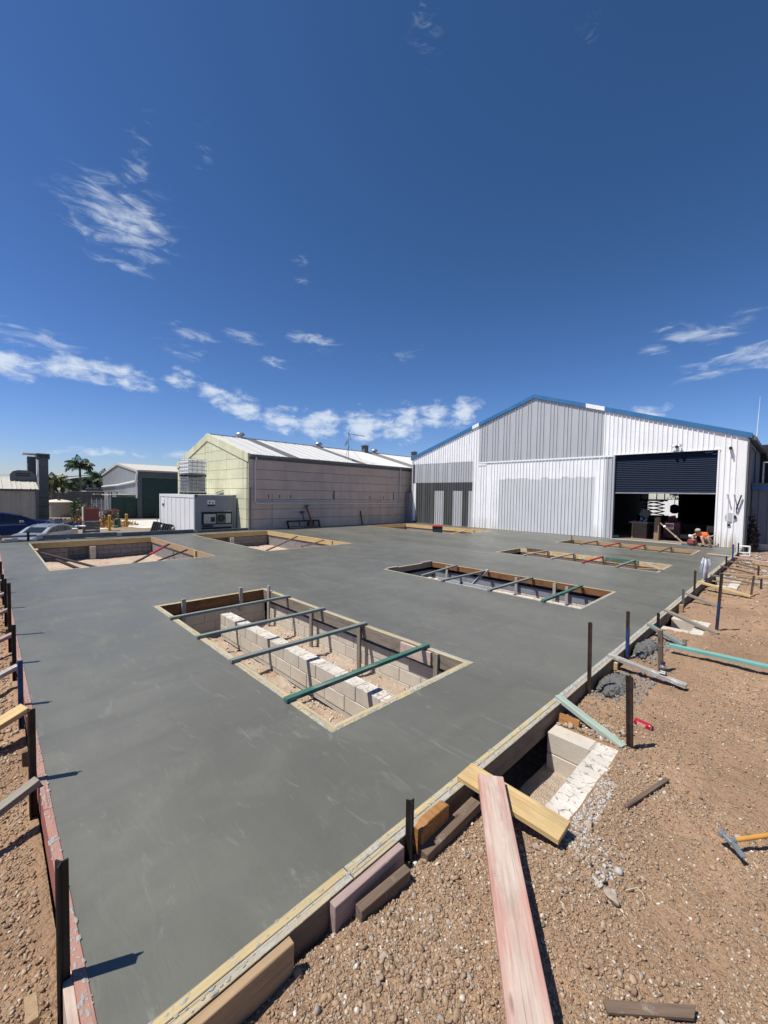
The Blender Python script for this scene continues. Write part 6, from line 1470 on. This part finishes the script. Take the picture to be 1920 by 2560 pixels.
# near things beside the form
tag(plank('yellow_board', (-1.60, 2.425, .024), (-.90, 2.45, -.015), .195, .034, 'pine_yellow'), 'wide yellow board under the red plank at the block box', 'timber board')
tag(plank('red_plank', (-1.40, 2.44, .070), (-.20, .86, .03), .170, .042, 'timber_redfade'), 'long faded red plank lying on the yellow board and gravel mound', 'plank')
wdg = tag(MB().prism([(1.80, -.17), (2.07, -.17), (2.07, .035), (2.04, .045), (1.86, .045), (1.80, .012)], -1.532, -1.472, 'x').build('timber_wedge', 'timber_orange', bevel=.004), 'orange chamfered timber wedge nailed to the form beside the black stake', 'wedge')
tag(plank('timber_board', (-1.508, 1.17, -.085), (-1.508, 1.665, -.085), .045, .17, 'timber_pink'), 'pinkish short board against the outside of the form', 'timber board')
tag(plank('timber_board', (-1.44, 1.28, -.09), (-1.42, 1.62, -.085), .05, .09, 'timber_brown'), 'dark brown timber end half buried beside the pinkish board', 'timber')
tag(plank('timber_board', (-1.445, 1.78, -.10), (-1.44, 2.33, -.075), .075, .06, 'timber_brown'), 'dark muddy timber lying beside the orange wedge', 'timber')
tag(plank('timber_board', (-1.485, .42, -.045), (-1.485, .93, -.045), .042, .15, 'timber_tan'), 'smooth tan timber standing on edge beside the form in the near foreground', 'timber')
tag(plank('timber_board', (-1.50, 3.85, -.10), (-1.32, 3.85, -.10), .035, .12, 'timber_orange', up=(0, .25, 1)), 'orange wood piece by the form above the broken rock', 'timber')
tag(plank('wood_block', (-1.50, 5.48, -.05), (-1.46, 5.48, -.05), .04, .09, 'pine_yellow'), 'small yellow block nailed below the white grey brace', 'wood block'); tag(plank('wood_block', (-1.50, 9.42, -.07), (-1.44, 9.42, -.07), .09, .16, 'timber_tan'), 'tan block at the short grey stake', 'wood block')
# block boxes
def boxwall(i, lb):
    x0, x1, y0, y1 = BOXES[i]; o = thing('block_box', lb, 'block box', (x0, y0, 0)); W_, H_ = x1-x0, y1-y0
    for k_ in range(2):
        z = -.50+k_*(BH+BJ)
        course(o, 'y', .0, H_, W_-BW/2, z, 'block_cream' if k_ else 'block_cream', k_, k_ == 1)
        course(o, 'x', .03, W_-BW-.01, H_-BW/2, z, 'block_cream', 0)
        course(o, 'x', .03, W_-BW-.01, BW/2, z, 'block_cream', 0)
    joint_strip(o, W_-BW+.008, W_-.008, .01, H_-.01, -.5, -.133); joint_strip(o, .04, W_-BW, H_-BW+.008, H_-.008, -.5, -.135); joint_strip(o, .04, W_-BW, .008, BW-.008, -.5, -.135)
    kind(grid_mesh('box_floor', np.linspace(x0, x1-.1, 30), np.linspace(y0+.1, y1-.1, 40), lambda x, y: -.455+.02*vnoise(x, y, 3, 61, 4), 'pit_sand'))
boxwall(0, 'cream block box beside the form in the foreground, yellow board over its near end'); boxwall(1, 'second block box at the form under the crossing grey brace'); boxwall(2, 'third block box at the form beyond the yellow board')
# wet concrete lumps
def lump(c, r_, h_, lb, seed=1):
    V0, F0 = ICO[2]; bm = bmesh.new(); bmesh.ops.create_icosphere(bm, subdivisions=5, radius=1); V = np.array([v.co[:] for v in bm.verts]); F = [[v.index for v in f.verts] for f in bm.faces]; bm.free()
    n = 1+.30*vnoise(V[:, 0]*2+V[:, 2], V[:, 1]*2-V[:, 2], 1.3, seed, 4)+.20*vnoise(V[:, 0]*3+V[:, 2]*2, V[:, 1]*3, 4, seed+1, 4, .65)
    V = V*n[:, None]; V = V*np.array([r_[0], r_[1], h_]); V[:, 2] = np.maximum(V[:, 2], -.04)
    me = D.meshes.new('concrete_lump'); me.from_pydata([tuple(q) for q in V], [], F); me.materials.append(MAT['wet_lump']); me.polygons.foreach_set('use_smooth', [True]*len(F))
    tag(link('concrete_lump', me, None, c), lb, 'concrete spill')
lump((-1.36, 5.05, -.13), (.15, .33), .10, 'dark wet concrete lump nearest, between tall stake and white grey brace', 3); lump((-1.42, 6.62, -.13), (.12, .42), .10, 'dark wet concrete lump farther along the form, past the blue stake', 8)
p, r = scatter(500, -1.5, -1.05, 4.6, 5.7, soil_h, .008, .028, None); stones('concrete_crumbs', p, r, 'crumbs of wet grey concrete strewn around the nearest lump', 1, mat='wet_mortar', cat='concrete crumbs')
p, r = scatter(420, -1.5, -1.2, 6.1, 7.3, soil_h, .008, .03, None); stones('concrete_crumbs', p, r, 'crumbs of wet grey concrete around the farther lump', 1, mat='wet_mortar', cat='concrete crumbs')
p, r = scatter(1500, -.95, -.84, 2.45, 3.3, soil_h, .003, .013, None, False); stones('mortar_droppings', p, r, 'pale mortar droppings along the outer edge of the near block box', 1, mat='mortar', cat='mortar')
p, r = scatter(160, -.84, -.68, 2.38, 2.7, soil_h, .004, .016, None, False); stones('mortar_droppings', p, r, 'pale and dark crumbs at the corner of the near block box', 1, mat='mortar', cat='mortar')
p, r = scatter(30, -.70, -.60, 2.32, 2.55, soil_h, .008, .028, None, False); stones('mortar_droppings', p, r, 'grey mortar lumps beside the small upright splinter', 1, mat='mortar', cat='mortar')
# can, bottle, hammer, splinters
cn = thing('drink_can', 'crushed red drink can lying on the dirt, open end towards the right', 'can', (-.92, 4.335, -.095)); dv = Vector((.155, -.035, 0)).normalized()
cn.rotation_euler = (0, 0, math.atan2(dv.y, dv.x))
MB().lathe([(.022, -.078), (.028, -.072), (.029, -.05), (.0285, .05), (.029, .062), (.024, .072)], 20).build('body', 'can_red', cn, None, (0, R(90), 0), True)
MB().lathe([(.0245, .070), (.0255, .074), (.023, .076), (.022, .072), (.0, .071)], 20).build('lid', 'alu', cn, None, (0, R(90), 0)); MB().lathe([(.009, .0735), (.0, .0738)], 10).build('opening', 'dark_gap', cn, (0, .0, .008), (0, R(90), 0))
for q in range(3): MB().box(-.045, .03, -.0295+.0, -.0288, -.012+q*.011, -.008+q*.011).build('printed_line', 'white_plastic', cn)
bo = thing('bottle', 'brown glass bottle with dark cap standing on the white grey brace', 'bottle', (-1.02, 5.60, -.062))
MB().lathe([(.033, 0), (.036, .01), (.036, .105), (.031, .125), (.02, .14), (.018, .155)], 18).build('glass', 'bottle_brown', bo, smooth=True); MB().lathe([(.0365, .03), (.0365, .09)], 18).build('label', 'boots', bo); MB().lathe([(.034, .095), (.035, .12), (.027, .135)], 18).build('neck_band', 'alu', bo); MB().lathe([(.021, .152), (.021, .172), (.0, .174)], 14).build('cap', 'boots', bo)
MB().box(-.034, .03, -.0375, -.0365, .045, .06).box(-.02, .034, -.0375, -.0365, .066, .08).build('print', 'white_plastic', bo)
hm = thing('claw_hammer', 'steel hammer with an orange brown handle propped on the dirt at the right edge', 'hammer', (-.205, 3.16, -.045))
hm.rotation_euler = (R(0), 0, math.atan2(.15, .12))
MB().tube([(.03, 0, .0), (.10, 0, .005), (.34, 0, .02)], [.011, .013, .014], 10).build('handle', 'handle_wood', hm, smooth=True); MB().tube([(-.005, 0, 0), (.04, 0, 0)], .014, 10).build('collar', 'hammer_steel', hm, smooth=True)
MB().tube([(0, -.02, 0), (0, .035, .004)], [.014, .012], 10).build('head', 'hammer_steel', hm); MB().add([(-.008, -.02, -.012), (.008, -.02, -.012), (.008, -.02, .012), (-.008, -.02, .012), (-.02, -.095, -.02), (.014, -.095, -.02), (.014, -.095, -.014), (-.02, -.095, -.014)], [(0, 1, 5, 4), (1, 2, 6, 5), (2, 3, 7, 6), (3, 0, 4, 7), (4, 5, 6, 7)]).build('claw', 'hammer_steel', hm)
MB().box(-.017, .017, .035, .06, -.017, .017).build('face', 'hammer_steel', hm, bevel=.003)
tag(plank('splintered_board', (-.47, 1.79, -.10), (-.22, 2.02, -.095), .045, .014, 'timber_brown', cut=.8), 'splintered dark brown board on the dirt at the bottom right', 'splinter')
tag(plank('loose_batten', (-.74, 3.09, -.105), (-.60, 3.62, -.10), .03, .018, 'timber_brown'), 'thin brown batten lying loose on the dirt', 'batten')
tag(plank('splinter', (-.735, 2.40, -.13), (-.733, 2.405, -.05), .012, .018, 'timber_brown', up=(0, 1, 0)), 'small dark splinter of wood standing upright in the gravel', 'splinter')
tag(plank('loose_batten', (-.62, 8.7, -.13), (-.46, 8.5, -.13), .03, .015, 'timber_tan'), 'pale stick on the dirt right of the second block box', 'stick'); tag(plank('loose_batten', (-.52, 10.9, -.14), (-.33, 10.2, -.14), .05, .012, 'timber_tan'), 'thin curved offcut on the far dirt', 'stick')
tag(MB().tube([(-.56, 2.42, -.10), (-.52, 2.47, -.09), (-.49, 2.46, -.1), (-.47, 2.42, -.1)], .0015, 4).build('wire', 'cream_white'), 'short curl of pale wire on the smooth dirt', 'wire')
# rag on a stake
def rag():
    V = []; F = []; nu, nv = 28, 26
    for i in range(nu+1):
        u = i/nu*2*math.pi
        for j in range(nv+1):
            s = j/nv; z = .52*(1-s)+.03; w_ = .03+.17*math.sin(math.pi*min(1, s*.95+.08))**.8*(1-.45*s)
            fold = 1+.30*math.sin(u*5+s*2.5)+.12*math.sin(u*9+s*7)
            V.append((w_*.5*fold*math.cos(u), w_*1.5*fold*math.sin(u)+.06*math.sin(s*3), z+.02*math.sin(u*3+s*4)))
    for i in range(nu):
        for j in range(nv): F.append((i*(nv+1)+j, (i+1)*(nv+1)+j, (i+1)*(nv+1)+j+1, i*(nv+1)+j+1))
    return MB().add(V, F)
rg = rag().build('cloth', 'rag', None, (-1.585, 12.85, .0), (0, R(3), 0), True); tag(rg, 'white cloth hanging over a stake at the slab edge above the yellow board', 'cloth')
tag(plank('timber_stake', (-1.51, 12.85, -.2), (-1.53, 12.85, .38), .03, .03, 'timber_grey', up=(0, 1, 0)), 'hidden stake holding up the white cloth', 'stake')
# breeze block and clutter near the corner
bb = thing('breeze_block', 'white hollow block standing on end at the warehouse corner', 'breeze block', (-1.42, 21.1, -.14), R(105)); b = MB()
b.box(-.1, .1, -.2, -.16, 0, .40).box(-.1, .1, .16, .2, 0, .40).box(-.1, .1, -.16, .16, 0, .04).box(-.1, .1, -.16, .16, .36, .40).box(-.1, .1, -.16, .16, .12, .15); b.build('block', 'white_paint', bb, bevel=.004)
bush('dead_vine', 'black dead vine climbing the corner of the warehouse side wall', 'vine', (-1.32, 23.4, -.1), (.22, .55, 1.5), 700, .10, 'steel_dark' , 15, .3)
r9 = random.Random(5); OFF = []
for q in range(13):
    x, y = r9.uniform(-1.35, -.25), r9.uniform(13.2, 22.3); a = r9.uniform(-.5, .5); L_ = r9.uniform(.4, 1.0); mt = ('timber_brown', 'timber_pale_grey', 'timber_redfade', 'timber_tan')[q % 4]
    OFF.append((y, x, L_, a, mt, q))
for rank, (y, x, L_, a, mt, q) in enumerate(sorted(OFF)):
    tag(plank('timber_offcut', (x-L_/2, y+a*.3, -.135), (x+L_/2, y-a*.3, -.12), .09, .035, mt), '%s timber offcut on the far dirt, %s nearest of its kind' % (('dark brown', 'pale grey', 'faded red', 'tan')[q % 4], ('first', 'second', 'third', 'fourth', 'fifth', 'sixth', 'seventh', 'eighth', 'ninth', 'tenth', 'eleventh', 'twelfth', 'thirteenth')[rank]), 'offcut', 'offcuts scattered on the far dirt strip')
p, r = scatter(170, -1.4, .2, 14, 22.4, soil_h, .02, .07, None); stones('broken_concrete', p, r, 'pale broken concrete pieces on the far dirt strip', 1, mat='mortar', cat='rubble')
p, r = scatter(60, -4.2, -2.4, 22.2, 22.58, lambda x, y: x*0, .01, .03, None, False); stones('debris', p, r, 'bits of debris on the slab at the foot of the open door', 1, mat='mortar', cat='debris')
